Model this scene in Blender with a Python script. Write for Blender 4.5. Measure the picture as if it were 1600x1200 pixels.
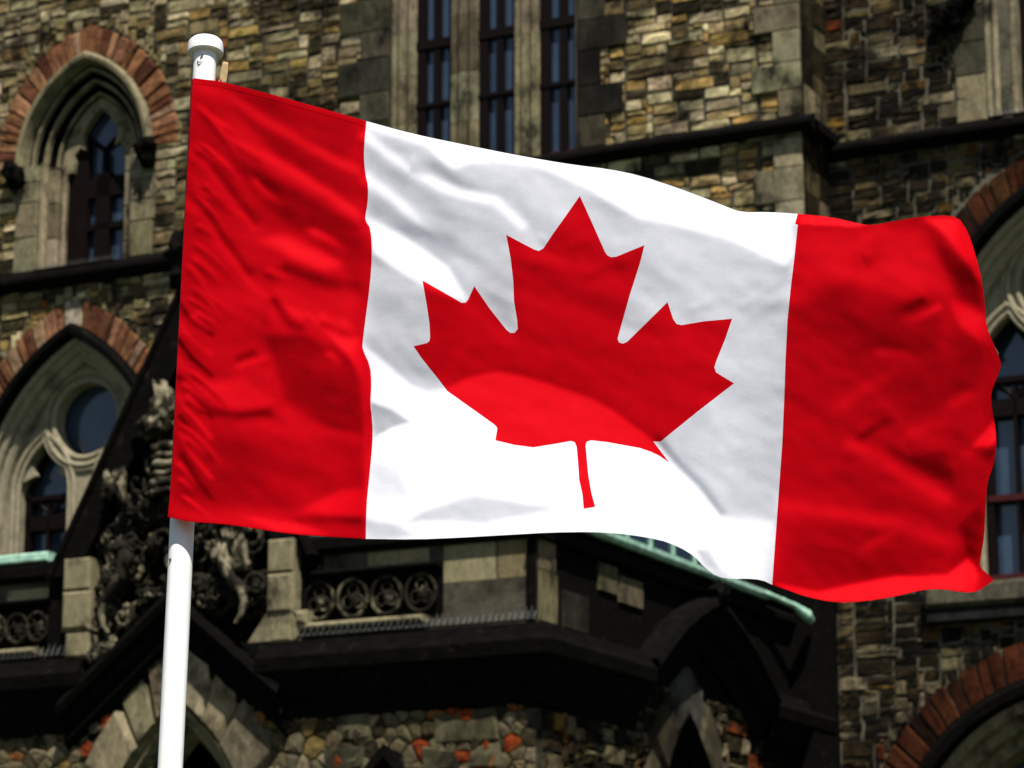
import bpy, math, random
import numpy as np
from mathutils import Vector, Matrix, noise as mnoise
from mathutils.geometry import tessellate_polygon, delaunay_2d_cdt

# ------------------------------------------------------------------ scene, camera, light
scene = bpy.context.scene
for o in list(bpy.data.objects): bpy.data.objects.remove(o)
COL = scene.collection
F = 4690.0                                   # focal length in px of the 1600 px wide photograph
PITCH = math.radians(13.2)
CAM = Vector((0, 0, 1.6))
cd = bpy.data.cameras.new('camera'); cam = bpy.data.objects.new('camera', cd); COL.objects.link(cam)
cam.location = CAM; cam.rotation_euler = (math.pi/2 + PITCH, 0, 0)
cd.sensor_width = 36; cd.lens = 36*F/1600; cd.clip_start = .1; cd.clip_end = 2000
cd.dof.use_dof = True; cd.dof.focus_distance = 6.45; cd.dof.aperture_fstop = 10
scene.camera = cam

SUN_EL = math.radians(61); SUN_AZ = math.radians(-13)      # azimuth: 0 = straight behind the camera, negative to its right
sdir = Vector((-math.sin(SUN_AZ)*math.cos(SUN_EL), -math.cos(SUN_AZ)*math.cos(SUN_EL), math.sin(SUN_EL)))
w = bpy.data.worlds.new('World'); scene.world = w; w.use_nodes = True
nt = w.node_tree; bg = nt.nodes['Background']
sky = nt.nodes.new('ShaderNodeTexSky'); sky.sky_type = 'NISHITA'; sky.sun_disc = False
sky.sun_elevation = SUN_EL; sky.sun_rotation = math.atan2(sdir.x, sdir.y)
nt.links.new(sky.outputs[0], bg.inputs[0]); bg.inputs[1].default_value = .05
sl = bpy.data.lights.new('sun', 'SUN'); sl.energy = 4.6; sl.angle = math.radians(.5); sl.color = (1, .955, .87)
so = bpy.data.objects.new('sun', sl); COL.objects.link(so)
so.rotation_euler = sdir.to_track_quat('Z', 'Y').to_euler()
vs = scene.view_settings; vs.view_transform = 'Standard'; vs.look = 'None'; vs.exposure = 0.70; vs.gamma = 1

# ------------------------------------------------------------------ materials
def node(nt, t, **k):
    n = nt.nodes.new(t)
    for a, b in k.items(): setattr(n, a, b)
    return n
def ramp(nt, fac, stops):
    r = node(nt, 'ShaderNodeValToRGB'); e = r.color_ramp.elements
    while len(e) < len(stops): e.new(.5)
    for i, (p, c) in enumerate(stops):
        e[i].position = p; e[i].color = (c, c, c, 1) if not isinstance(c, tuple) else (*c, 1)
    nt.links.new(fac, r.inputs[0]); return r.outputs[0]
def noise_tex(nt, scale, detail=6, rough=.6, stretch=(1, 1, 1)):
    tc = node(nt, 'ShaderNodeTexCoord'); mp = node(nt, 'ShaderNodeMapping')
    mp.inputs['Scale'].default_value = stretch
    nt.links.new(tc.outputs['Object'], mp.inputs[0])
    n = node(nt, 'ShaderNodeTexNoise'); n.inputs['Scale'].default_value = scale
    n.inputs['Detail'].default_value = detail; n.inputs['Roughness'].default_value = rough
    nt.links.new(mp.outputs[0], n.inputs['Vector']); return n.outputs['Fac']
def mul(nt, a, b, mode='MULTIPLY', fac=1.0):
    m = node(nt, 'ShaderNodeMix', data_type='RGBA', blend_type=mode)
    if isinstance(fac, float): m.inputs[0].default_value = fac
    else: nt.links.new(fac, m.inputs[0])
    for s, v in ((6, a), (7, b)):
        if isinstance(v, tuple): m.inputs[s].default_value = (*v, 1)
        else: nt.links.new(v, m.inputs[s])
    return m.outputs[2]
def stone_mat(name, base=None, soot=(.62, .72), grain=(.55, 1.35), bump=.5, rough=.92, soot_scale=1.3, fine=9, stretch=(.6, .6, 1.6), soot_col=(.006, .0055, .005), mottle=None):
    """weathered stone; base None = colour of each stone from the mesh attribute"""
    m = bpy.data.materials.new(name); m.use_nodes = True; t = m.node_tree
    b = t.nodes['Principled BSDF']; b.inputs['Roughness'].default_value = rough
    b.inputs['Specular IOR Level'].default_value = .04
    if base is None:
        a = node(t, 'ShaderNodeAttribute', attribute_name='Col'); c = a.outputs['Color']
    else: c = base
    g = noise_tex(t, fine, 8, .7, stretch)
    c = mul(t, c, ramp(t, g, [(.28, grain[0]), (.72, grain[1])]))
    g2 = noise_tex(t, 30, 4, .7, stretch)
    c = mul(t, c, ramp(t, g2, [(.3, .7), (.7, 1.25)]))
    if mottle:
        mt = noise_tex(t, 4.5, 5, .65, (1, 1, 1.3))
        c = mul(t, c, mottle, 'MIX', ramp(t, mt, [(.50, 0), (.72, .55)]))
    if soot:
        s = noise_tex(t, soot_scale, 7, .68, (1, 1, .8))
        c = mul(t, c, soot_col, 'MIX', ramp(t, s, [(soot[0], 0), (soot[1], .93)]))
    t.links.new(c, b.inputs['Base Color'])
    bp = node(t, 'ShaderNodeBump'); bp.inputs['Strength'].default_value = bump; bp.inputs['Distance'].default_value = .03
    bn = noise_tex(t, 14, 8, .75, stretch); t.links.new(bn, bp.inputs['Height']); t.links.new(bp.outputs[0], b.inputs['Normal'])
    return m
def plain(name, col, rough=.5, metal=0, spec=.5, var=.25, scale=20, bump=0):
    m = bpy.data.materials.new(name); m.use_nodes = True; t = m.node_tree; b = t.nodes['Principled BSDF']
    b.inputs['Roughness'].default_value = rough; b.inputs['Metallic'].default_value = metal; b.inputs['Specular IOR Level'].default_value = spec
    g = noise_tex(t, scale, 5, .6)
    t.links.new(mul(t, col, ramp(t, g, [(.3, 1-var), (.7, 1+var)])), b.inputs['Base Color'])
    if bump:
        bp = node(t, 'ShaderNodeBump'); bp.inputs['Strength'].default_value = bump; bp.inputs['Distance'].default_value = .01
        t.links.new(noise_tex(t, scale*2), bp.inputs['Height']); t.links.new(bp.outputs[0], b.inputs['Normal'])
    return m
M = {}
M['rubble'] = stone_mat('rubble_stone', None, (.47, .63), (.45, 1.5), .7, mottle=(.15, .11, .045))
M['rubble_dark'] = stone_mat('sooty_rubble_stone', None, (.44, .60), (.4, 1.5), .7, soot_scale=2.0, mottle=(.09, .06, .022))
M['random'] = stone_mat('random_rubble_stone', None, (.52, .72), (.45, 1.4), .6, fine=12, stretch=(1, 1, 1), mottle=(.05, .045, .03))
M['mortar'] = stone_mat('mortar', (.075, .067, .048), (.45, .64), (.7, 1.2), .3)
M['mortar_pale'] = stone_mat('pale_mortar', (.11, .10, .072), (.48, .62), (.7, 1.2), .3)
M['ashlar'] = stone_mat('dressed_sandstone', None, (.46, .64), (.5, 1.3), .25, soot_scale=1.6, stretch=(1, 1, .5))
M['ashlar_clean'] = stone_mat('clean_dressed_sandstone', (.215, .185, .11), (.50, .68), (.6, 1.25), .2, soot_scale=2.2, stretch=(1, 1, .5))
M['tracery'] = stone_mat('pale_tracery_stone', (.27, .235, .16), (.57, .76), (.75, 1.2), .15, stretch=(1, 1, .6))
M['red'] = stone_mat('red_sandstone', None, (.52, .70), (.4, 1.5), .8, soot_scale=3.5, stretch=(1, 1, 1))
M['black'] = stone_mat('soot_and_shade_stone', (.0055, .005, .0042), None, (.4, 1.8), .4)
M['black'] = stone_mat('soot_and_shade_stone', (.0030, .0027, .0023), (.60, .70), (.3, 1.9), .6, soot_scale=5, soot_col=(.015, .013, .0085))  # soot crust plus deep shade, both put into the base colour
M['ashlar_warm'] = stone_mat('warm_dressed_sandstone', None, (.57, .72), (.65, 1.2), .25, soot_scale=1.8, stretch=(1, 1, .5))
M['carved_pale'] = stone_mat('pale_carved_sandstone', (.21, .182, .12), (.44, .52), (.5, 1.4), .6, soot_scale=4, stretch=(1, 1, 1))
M['carved'] = stone_mat('carved_sandstone', (.17, .148, .094), (.39, .47), (.5, 1.4), .6, soot_scale=3.2, stretch=(1, 1, 1))
M['copper'] = plain('verdigris_copper', (.30, .50, .39), .85, 0, .15, .45, 9, .3)
M['copper_dark'] = plain('dull_verdigris_copper', (.07, .16, .11), .8, 0, .3, .3, 5)
M['wood'] = plain('dark_red_paint', (.0045, .0022, .0020), .6, 0, .08, .35, 15)
M['glass'] = plain('sky_tinted_window_glass', (.026, .042, .070), .10, 0, .8, .35, 1.2, .12)  # blue base colour stands in for the reflected sky
M['wire'] = plain('galvanised_wire', (.22, .22, .20), .5, .4, .5, .2, 30)
M['pvc'] = plain('white_plastic', (.80, .80, .78), .35, 0, .5, .05, 40)
M['ink'] = plain('black_smudge', (.02, .022, .03), .7)
M['pine'] = plain('pale_wood', (.72, .52, .28), .65, 0, .3, .18, 90)
M['steel'] = plain('spring_steel', (.5, .5, .5), .35, .9)
M['lawn'] = plain('mown_grass', (.046, .052, .026), .95, 0, .05, .45, 3, .4)

def cloth_mat(name, col, tcol, trans):
    m = bpy.data.materials.new(name); m.use_nodes = True; t = m.node_tree
    b = t.nodes['Principled BSDF']; b.inputs['Roughness'].default_value = .62; b.inputs['Specular IOR Level'].default_value = .03
    g = noise_tex(t, 35, 6, .7); c = mul(t, col, ramp(t, g, [(.3, .95), (.7, 1.05)])); t.links.new(c, b.inputs['Base Color'])
    bp = node(t, 'ShaderNodeBump'); bp.inputs['Strength'].default_value = .18; bp.inputs['Distance'].default_value = .0035
    t.links.new(noise_tex(t, 26, 5, .62), bp.inputs['Height'])
    bw = node(t, 'ShaderNodeBump'); bw.inputs['Strength'].default_value = .08; bw.inputs['Distance'].default_value = .0012
    t.links.new(noise_tex(t, 330, 2, .5, (1, 1, 1)), bw.inputs['Height']); t.links.new(bp.outputs[0], bw.inputs['Normal'])
    t.links.new(bw.outputs[0], b.inputs['Normal'])
    tr = node(t, 'ShaderNodeBsdfTranslucent'); tr.inputs[0].default_value = (*tcol, 1); t.links.new(bw.outputs[0], tr.inputs['Normal'])
    mx = node(t, 'ShaderNodeMixShader'); mx.inputs[0].default_value = trans
    t.links.new(b.outputs[0], mx.inputs[1]); t.links.new(tr.outputs[0], mx.inputs[2])
    t.links.new(mx.outputs[0], t.nodes['Material Output'].inputs[0])
    return m
M['flag_red'] = cloth_mat('red_nylon', (.62, .0010, .007), (.66, .0015, .006), .16)
M['flag_white'] = cloth_mat('white_nylon', (.775, .78, .865), (.78, .78, .86), .16)

# ------------------------------------------------------------------ mesh helpers
class MB:
    def __init__(s): s.v = []; s.f = []; s.c = []; s.smooth = False
    def add(s, vs, fs, col=(.2, .2, .2)):
        n = len(s.v); s.v += [tuple(p) for p in vs]
        for f in fs: s.f.append(tuple(i+n for i in f)); s.c.append(col)
    def box(s, x0, x1, y0, y1, z0, z1, col=(.2, .2, .2), bev=0.0):
        if bev <= 0:
            P = [(x, y, z) for x in (x0, x1) for y in (y0, y1) for z in (z0, z1)]
            s.add(P, [(0, 1, 3, 2), (4, 6, 7, 5), (0, 4, 5, 1), (2, 3, 7, 6), (0, 2, 6, 4), (1, 5, 7, 3)], col); return
        b = min(bev, (x1-x0)*.4, (z1-z0)*.4, (y1-y0)*.4)     # bevel round the front (low y) face only
        P = [(x0, y1, z0), (x1, y1, z0), (x1, y1, z1), (x0, y1, z1), (x0, y0+b, z0), (x1, y0+b, z0), (x1, y0+b, z1), (x0, y0+b, z1),
             (x0+b, y0, z0+b), (x1-b, y0, z0+b), (x1-b, y0, z1-b), (x0+b, y0, z1-b)]
        Fs = [(3, 2, 1, 0), (8, 9, 10, 11)]
        for k in range(4):
            j = (k+1) % 4; Fs += [(k, j, 4+j, 4+k), (4+k, 4+j, 8+j, 8+k)]
        s.add(P, Fs, col)
    def loft(s, A, B, col=(.2, .2, .2), closed=False):
        n = len(A); r = range(n if closed else n-1)
        s.add(list(A)+list(B), [(i, (i+1) % n, n+(i+1) % n, n+i) for i in r], col)
    def tube(s, pts, rad, sides=8, col=(.2, .2, .2), cap=True):
        pts = [Vector(p) for p in pts]; rings = []
        for i, p in enumerate(pts):
            d = (pts[min(i+1, len(pts)-1)]-pts[max(i-1, 0)]).normalized()
            a = d.orthogonal().normalized() if i == 0 else (a - d*a.dot(d)).normalized()
            b = d.cross(a); r = rad[i] if hasattr(rad, '__len__') else rad
            rings.append([p + (a*math.cos(q)+b*math.sin(q))*r for q in (2*math.pi*k/sides for k in range(sides))])
        for i in range(len(rings)-1): s.loft(rings[i], rings[i+1], col, True)
        if cap:
            for R in (rings[0][::-1], rings[-1]): s.add(R, [tuple(range(sides))], col)
    def lump(s, c, r, seed, amp=.35, fr=2.2, nu=14, nv=9, col=(.2, .2, .2)):
        c = Vector(c); P = []
        for j in range(nv+1):
            for i in range(nu):
                a = 2*math.pi*i/nu; b = math.pi*j/nv; d = Vector((math.sin(b)*math.cos(a), math.sin(b)*math.sin(a), math.cos(b)))
                k = 1 + amp*mnoise.noise(d*fr+Vector((seed*7.3, seed*1.7, 0)))*1.6 + amp*.5*mnoise.noise(d*fr*2.3+Vector((seed, 0, 3)))
                P.append(c + Vector((d.x*r[0], d.y*r[1], d.z*r[2]))*k)
        s.add(P, [(j*nu+i, j*nu+(i+1) % nu, (j+1)*nu+(i+1) % nu, (j+1)*nu+i) for j in range(nv) for i in range(nu)], col)
    def plate(s, outer, holes, y0, y1, col=(.2, .2, .2)):
        """flat slab in the x-z plane with holes, from y0 (front) to y1 (back)"""
        loops = [outer]+holes; L = [[Vector((x, 0, z)) for x, z in l] for l in loops]
        flat = [p for l in L for p in l]; tri = tessellate_polygon(L); n = len(flat)
        s.add([(p.x, y0, p.z) for p in flat]+[(p.x, y1, p.z) for p in flat], [tuple(t) for t in tri]+[tuple(i+n for i in t[::-1]) for t in tri], col)
        for l in loops: s.loft([(x, y0, z) for x, z in l], [(x, y1, z) for x, z in l], col, True)
    def build(s, name, mat, parent=None, smooth=False):
        me = bpy.data.meshes.new(name); me.from_pydata(s.v, [], s.f); me.materials.append(mat)
        ca = me.color_attributes.new('Col', 'FLOAT_COLOR', 'CORNER')
        n = np.array([len(f) for f in s.f]); c = np.ones((len(s.c), 4)); c[:, :3] = np.array(s.c)
        ca.data.foreach_set('color', np.repeat(c, n, 0).astype(np.float32).ravel())
        if smooth: me.polygons.foreach_set('use_smooth', [True]*len(me.polygons))
        me.update(); o = bpy.data.objects.new(name, me); COL.objects.link(o)
        if parent: o.parent = parent
        return o
def tag(o, label, cat=None, group=None):
    o['label'] = label
    if cat: o['category'] = cat
    if group: o['group'] = group
    return o
def empty(name, loc, rz=0):
    o = bpy.data.objects.new(name, None); COL.objects.link(o); o.location = loc; o.rotation_euler = (0, 0, rz); o.empty_display_size = .3; return o

rnd = random.Random(11)
PAL_MAIN = [(5, (.17, .155, .105)), (5, (.21, .205, .17)), (3, (.34, .335, .29)), (2, (.24, .185, .09)), (4, (.065, .058, .040)), (4, (.025, .023, .018)), (.25, (.20, .07, .02)), (3, (.115, .10, .06))]
PAL_BAY = [(5, (.23, .205, .135)), (4, (.25, .245, .21)), (4, (.40, .385, .32)), (2.5, (.27, .20, .095)), (2, (.065, .055, .038)), (1.5, (.022, .02, .016)), (.5, (.26, .085, .02)), (3, (.15, .13, .08))]
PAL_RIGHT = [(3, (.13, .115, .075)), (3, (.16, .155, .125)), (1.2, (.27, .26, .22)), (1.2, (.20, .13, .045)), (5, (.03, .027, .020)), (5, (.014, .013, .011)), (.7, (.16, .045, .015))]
PAL_RAND = [(5, (.19, .18, .14)), (5, (.25, .245, .21)), (1, (.40, .39, .33)), (1.5, (.24, .195, .10)), (2.0, (.40, .085, .032)), (1.0, (.42, .20, .085)), (4, (.07, .065, .05))]
PAL_ASH = [(5, (.22, .19, .115)), (4, (.17, .145, .085)), (2, (.11, .095, .06)), (2, (.25, .215, .14))]
PAL_ASHDARK = [(3, (.045, .040, .028)), (3, (.075, .066, .043)), (2, (.025, .022, .017)), (1, (.12, .105, .065))]
PAL_RED = [(4, (.27, .118, .056)), (4, (.21, .088, .042)), (3, (.34, .165, .085)), (2, (.12, .045, .025)), (1.5, (.30, .18, .11))]
PAL_REDDARK = [(4, (.17, .05, .022)), (3, (.11, .036, .018)), (2, (.21, .09, .035)), (2, (.05, .022, .014))]
PSC = {id(PAL_MAIN): 1.0, id(PAL_BAY): 1.02, id(PAL_RIGHT): .58, id(PAL_RAND): .42, id(PAL_ASH): .95, id(PAL_ASHDARK): .8, id(PAL_RED): .78, id(PAL_REDDARK): .28}  # porch rubble scaled down to carry the shade under the cornice
def pick(pal, r=rnd):
    t = r.random()*sum(p[0] for p in pal)
    for wt, c in pal:
        t -= wt
        if t <= 0: break
    k = r.uniform(.7, 1.3)*PSC.get(id(pal), .62); tint = (1.26, 1.06, .74) if pal in (PAL_MAIN, PAL_BAY, PAL_RIGHT, PAL_RAND) else (1, 1, 1)
    return tuple(x*k*r.uniform(.95, 1.05)*t_ for x, t_ in zip(c, tint))

def rough_block(mb, x0, x1, z0, z1, W, d, col, r, jit=.013, amp=.013):
    """one hand dressed stone: rough face standing d proud of the wall plane at W"""
    ss = (0, .07, .38, .66, .93, 1); ts = (0, .12, .5, .88, 1)
    cj = [(r.uniform(-jit, jit), r.uniform(-jit, jit)) for _ in range(4)]
    P = []
    for j, t in enumerate(ts):
        for i, s_ in enumerate(ss):
            a = (1-s_)*(1-t); b = s_*(1-t); c = s_*t; e = (1-s_)*t
            x = x0+(x1-x0)*s_ + a*cj[0][0]+b*cj[1][0]+c*cj[2][0]+e*cj[3][0]
            z = z0+(z1-z0)*t + a*cj[0][1]+b*cj[1][1]+c*cj[2][1]+e*cj[3][1]
            edge = i in (0, 5) or j in (0, 4)
            y = -W+.03 if edge else -W-d+r.uniform(-amp, amp)
            if not edge: x += r.uniform(-.006, .006); z += r.uniform(-.006, .006)
            P.append((x, y, z))
    n = 6
    mb.add(P, [(j*n+i, j*n+i+1, (j+1)*n+i+1, (j+1)*n+i) for j in range(4) for i in range(5)], col)

def squared_rubble(mb, back, U0, U1, Z0, Z1, W, free, free_back, pal, seed, cu=.085, cz=.064, wr=(3, 8), hr=(1, 4), d=(.006, .036)):
    r = random.Random(seed); nu = int((U1-U0)/cu); nz = int((Z1-Z0)/cz)
    occ = np.zeros((nz, nu), bool); ok = np.zeros((nz, nu), bool)
    for j in range(nz):
        run = None
        for i in range(nu+1):
            fb = i < nu and free_back(U0+(i+.5)*cu, Z0+(j+.5)*cz)
            if i < nu: ok[j, i] = free(U0+(i+.5)*cu, Z0+(j+.5)*cz)
            if fb and run is None: run = i
            if not fb and run is not None:
                a, b, c_, d_ = U0+run*cu, U0+i*cu, Z0+j*cz, Z0+(j+1)*cz
                back.add([(a, -W+.004, c_), (b, -W+.004, c_), (b, -W+.004, d_), (a, -W+.004, d_)], [(0, 1, 2, 3)]); run = None
    for j in range(nz):
        i = 0
        while i < nu:
            if occ[j, i] or not ok[j, i]: i += 1; continue
            w_ = r.randint(*wr); h = min(r.choice((1, 2, 2, 3, 3, 3, 4)), hr[1]); h = max(h, hr[0])
            if h == 1: w_ = max(w_, 3)
            if h >= 3: w_ = max(w_, 3)
            k = 0
            while k < w_ and i+k < nu and ok[j, i+k] and not occ[j, i+k]: k += 1
            w_ = k; hh = 1
            while hh < h and j+hh < nz and all(ok[j+hh, i:i+w_]) and not occ[j+hh, i:i+w_].any(): hh += 1
            occ[j:j+hh, i:i+w_] = True; g = r.uniform(.002, .008)
            rough_block(mb, U0+i*cu+g, U0+(i+w_)*cu-g, Z0+j*cz+g, Z0+(j+hh)*cz-g, W, r.uniform(*d), pick(pal, r), r)
            i += w_

# pointed arch: two centres, offset d moves inward
def arch_pts(U0, zs, a, h, d=0, n=14, zb=None, z_off=0):
    R = (a*a+h*h)/(2*a); c = U0-a+R; r = R-d; pts = []
    top = math.sqrt(max(r*r-(c-U0)**2, 1e-6)); th = math.atan2(top, U0-c)
    for i in range(n+1):
        t = math.pi + (th-math.pi)*i/n; pts.append((c+r*math.cos(t), zs+r*math.sin(t)))
    full = pts + [(2*U0-x, z) for x, z in pts[-2::-1]]
    if zb is not None: full = [(full[0][0], zb)]+full+[(full[-1][0], zb)]
    return full
def in_arch(u, z, U0, zs, a, h, d=0):
    R = (a*a+h*h)/(2*a)-d; x = abs(u-U0)
    if z < zs: return x < a-d
    return (x-a+(R+d))**2+(z-zs)**2 < R*R
def moulding(mb, U0, zs, a, h, prof, zb=None, col=(.2, .18, .12), n=14):
    for (d0, w0), (d1, w1) in zip(prof, prof[1:]):
        A = [(x, -w0, z) for x, z in arch_pts(U0, zs, a, h, d0, n, zb)]; B = [(x, -w1, z) for x, z in arch_pts(U0, zs, a, h, d1, n, zb)]
        mb.loft(A, B, col)
def voussoirs(mb, U0, zs, a, h, t, W, N, pal, seed, d=.04, key=None):
    r = random.Random(seed); n = 120
    I = arch_pts(U0, zs, a, h, 0, n); O = arch_pts(U0, zs, a, h, -t, n)
    br = [0]
    for k in range(N): br.append(br[-1]+r.uniform(.6, 1.5))
    br = [b/br[-1] for b in br]; half = [int(b*n) for b in br]
    marks = half + [2*n-x for x in half[-2::-1]]
    if key: marks.remove(n)
    for i0, i1 in zip(marks, marks[1:]):
        if i1-i0 < 2: continue
        c = pick(pal, r); 
        if key and i0 < n < i1: c = key
        e = r.uniform(-.05, .05); m = (i0+i1)//2; dd = d+r.uniform(-.012, .02); L = []
        def P(i, s_): return (I[i][0]*(1-s_)+O[i][0]*s_, I[i][1]*(1-s_)+O[i][1]*s_)
        g = .12
        idx = [i0+g, m, i1-g]
        def Q(x, s_):
            k = min(int(x), 2*n-1); f = x-k; p, q = P(k, s_), P(k+1, s_); return (p[0]*(1-f)+q[0]*f, p[1]*(1-f)+q[1]*f)
        rows = []
        for s_, yy in ((0.0, -W+.02), (.05, -W-dd), (.5, -W-dd+r.uniform(-.02, .02)), (.95+e, -W-dd), (1.0+e, -W+.02)):
            row = []
            for q, x in enumerate((i0+g, i0+g+.12*(i1-i0), m, i1-g-.12*(i1-i0), i1-g)):
                u_, z_ = Q(x, s_); y = -W+.02 if q in (0, 4) else yy+r.uniform(-.01, .01); row.append((u_, y, z_))
            rows.append(row)
        V = [p for row in rows for p in row]
        mb.add(V, [(j*5+i, j*5+i+1, j*5+i+6, j*5+i+5) for j in range(4) for i in range(4)], c)

# ------------------------------------------------------------------ ground
g = MB(); g.add([(-400, -400, 0), (400, -400, 0), (400, 400, 0), (-400, 400, 0)], [(0, 1, 2, 3)])
go = g.build('lawn', M['lawn']); go['kind'] = 'structure'; go['label'] = 'mown grass lawn in front of the stone building'

# ------------------------------------------------------------------ the building (local x along the facade, y into it)
TH = math.radians(27)
B = empty('stone_building', (0, 44, 0), -TH)
tag(B, 'old gothic stone building with pointed windows and a gabled porch behind the flag', 'building')

W1 = (-7.95, 16.62, 1.36, 1.84)      # axis, springing, half width, rise of the inner edge of the red ring
LL = (-8.07, 10.59, 2.05, 3.2)
RW = (8.13, 11.15, 2.05, 3.2)
RL = (7.55, 4.35, 2.1, 2.75)
BAY = 4.77; TRI = (-2.15, 1.15, 15.45)
def main_free(pad):
    def f(u, z):
        if u > BAY-.0: return False
        if in_arch(u, z, W1[0], W1[1], W1[2], W1[3], -.47+pad) and z > 14.78: 
            if z > W1[1]-.0 or abs(u-W1[0]) < 1.36-pad: return False
        if in_arch(u, z, *LL, -.42+pad): return False
        if 14.47 < z < 14.78 and u < -3.2: return pad > 0
        if 15.2 < z < 15.44 and u > -3.2: return pad > 0
        if -3.1 < u < 1.95 and z > 15.44:
            if pad > 0: return not (-2.1 < u < 1.12)
            return False
        if u > 4.1 and z > 12: return pad > 0
        return True
    return f
stones = MB(); back = MB()
squared_rubble(stones, back, -12.6, -2.4, 9.2, 20.6, 0, main_free(0), main_free(.38), PAL_MAIN, 5)
wl = stones.build('wall', M['rubble'], B); tag(wl, 'grey and tan squared rubble wall')
stones = MB()
squared_rubble(stones, back, -2.4, BAY, 12.0, 19.6, 0, main_free(0), main_free(.38), PAL_BAY, 8)
stones.build('wall', M['rubble'], B)
back.build('wall', M['mortar'], B)

# dressed quoins, as parts of the wall
q = MB(); r_ = random.Random(3)
def quoins(mb, side, ue, z0, z1, lo, hi, W, pal, d=.03, hh=(.38, .52), bev=.012):
    z = z0; k = 0
    while z < z1:
        h = min(r_.uniform(*hh), z1-z); L = (hi if k % 2 else lo)*r_.uniform(.9, 1.1)
        a, b = (ue-L, ue) if side > 0 else (ue, ue+L)
        mb.box(a+.005, b-.005, -W-d-r_.uniform(0, .008), -W+.05, z+.006, z+h-.006, pick(pal, r_), bev); z += h; k += 1
def patch(x0, x1, z0, z1, W, pal, seed):                      # fill between quoins and rubble
    squared_rubble(pt, bk, x0, x1, z0, z1, W, lambda u, z: True, lambda u, z: True, pal, seed)
pt = MB(); bk = MB()
for args in ((4.1, BAY, 12.0, 15.2, 0, PAL_BAY, 31), (4.1, BAY, 15.44, 19.6, 0, PAL_BAY, 32), (-3.1, -2.15, 15.44, 20.4, 0, PAL_MAIN, 33), (1.15, 1.95, 15.44, 19.6, 0, PAL_BAY, 34)):
    pt = MB(); bk = MB(); patch(*args); pt.build('wall', M['rubble'], B); bk.build('wall', M['mortar'], B)
quoins(q, 1, BAY, 12.0, 15.2, .42, .78, .03, PAL_ASH); q.build('quoin', M['ashlar'], B); q = MB(); quoins(q, 1, BAY, 15.44, 19.6, .40, .74, .03, PAL_ASH)
q.build('quoin', M['ashlar'], B)
q = MB()
quoins(q, 1, -2.15, 15.44, 20.2, .55, .95, .03, PAL_ASHDARK, hh=(.42, .6)); q.build('quoin', M['ashlar'], B); q = MB(); quoins(q, -1, 1.15, 15.44, 19.6, .42, .80, .03, PAL_ASHDARK, hh=(.42, .6))
q.build('quoin', M['ashlar'], B)
# side return of the projecting bay, and the right wing
r2 = random.Random(9)
for zb, zt in ((9, 15.2), (15.44, 19.6)):
    ret = MB(); z = zb
    while z < zt:
        h = min(r2.uniform(.25, .5), zt-z); sp = r2.uniform(.3, .6)
        for y0, y1 in ((-.055, sp), (sp+.012, .89)):
            c = pick(PAL_RIGHT, r2); d = r2.uniform(.0, .02)
            ret.add([(BAY+.035+d, y0, z+.006), (BAY+.035+d, y1, z+.006), (BAY+.035+d, y1, z+h-.006), (BAY+.035+d, y0, z+h-.006)], [(0, 1, 2, 3)], c)
        z += h
    ret.box(BAY-.1, BAY+.028, .06, .88, zb, zt, (.05, .05, .04)); ret.build('wall', M['rubble_dark'], B)
WR = -.9
def right_free(pad):
    def f(u, z):
        if in_arch(u, z, *RW, -.5+pad) and z > 8.2 and (z > RW[1] or u > 6.15): return False
        if in_arch(u, z, *RL, -.5+pad): return False
        if 15.0 < z < 15.24: return pad > 0
        if u > 6.95 and z > 15.24: return pad > 0 and u < 7.65
        if u > 6.15 and 7.95 < z < 8.5: return pad > 0
        return True
    return f
stones = MB(); back = MB()
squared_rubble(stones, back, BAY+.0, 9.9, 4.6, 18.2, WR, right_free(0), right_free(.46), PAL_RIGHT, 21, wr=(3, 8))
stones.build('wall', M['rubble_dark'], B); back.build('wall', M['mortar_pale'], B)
tag(B.children[-1], 'dark sooty right wing wall with pale mortar joints')

# string courses
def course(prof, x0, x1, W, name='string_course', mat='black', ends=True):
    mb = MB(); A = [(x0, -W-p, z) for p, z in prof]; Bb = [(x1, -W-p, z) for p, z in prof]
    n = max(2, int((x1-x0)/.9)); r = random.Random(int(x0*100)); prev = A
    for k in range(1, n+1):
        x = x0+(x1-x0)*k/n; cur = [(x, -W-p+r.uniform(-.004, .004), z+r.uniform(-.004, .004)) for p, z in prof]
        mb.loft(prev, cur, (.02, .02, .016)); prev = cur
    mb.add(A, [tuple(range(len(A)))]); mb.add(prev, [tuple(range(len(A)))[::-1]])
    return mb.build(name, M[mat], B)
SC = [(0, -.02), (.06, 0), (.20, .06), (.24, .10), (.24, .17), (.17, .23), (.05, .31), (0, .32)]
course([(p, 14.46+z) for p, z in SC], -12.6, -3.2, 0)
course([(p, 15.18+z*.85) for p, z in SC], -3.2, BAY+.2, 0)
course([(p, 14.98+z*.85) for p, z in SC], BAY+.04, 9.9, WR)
mb = MB(); A = [(BAY+.2, -.05, 15.18), (BAY+.2, -.05, 15.45), (BAY+.05, .0, 15.46)]
mb.loft([(BAY, .0, 15.16), (BAY+.24, .0, 15.2), (BAY+.24, .0, 15.34), (BAY, 0, 15.46)], [(BAY, .88, 15.16), (BAY+.24, .88, 15.2), (BAY+.24, .88, 15.34), (BAY, .88, 15.46)], (.02, .02, .016))
mb.build('string_course', M['black'], B)

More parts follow.
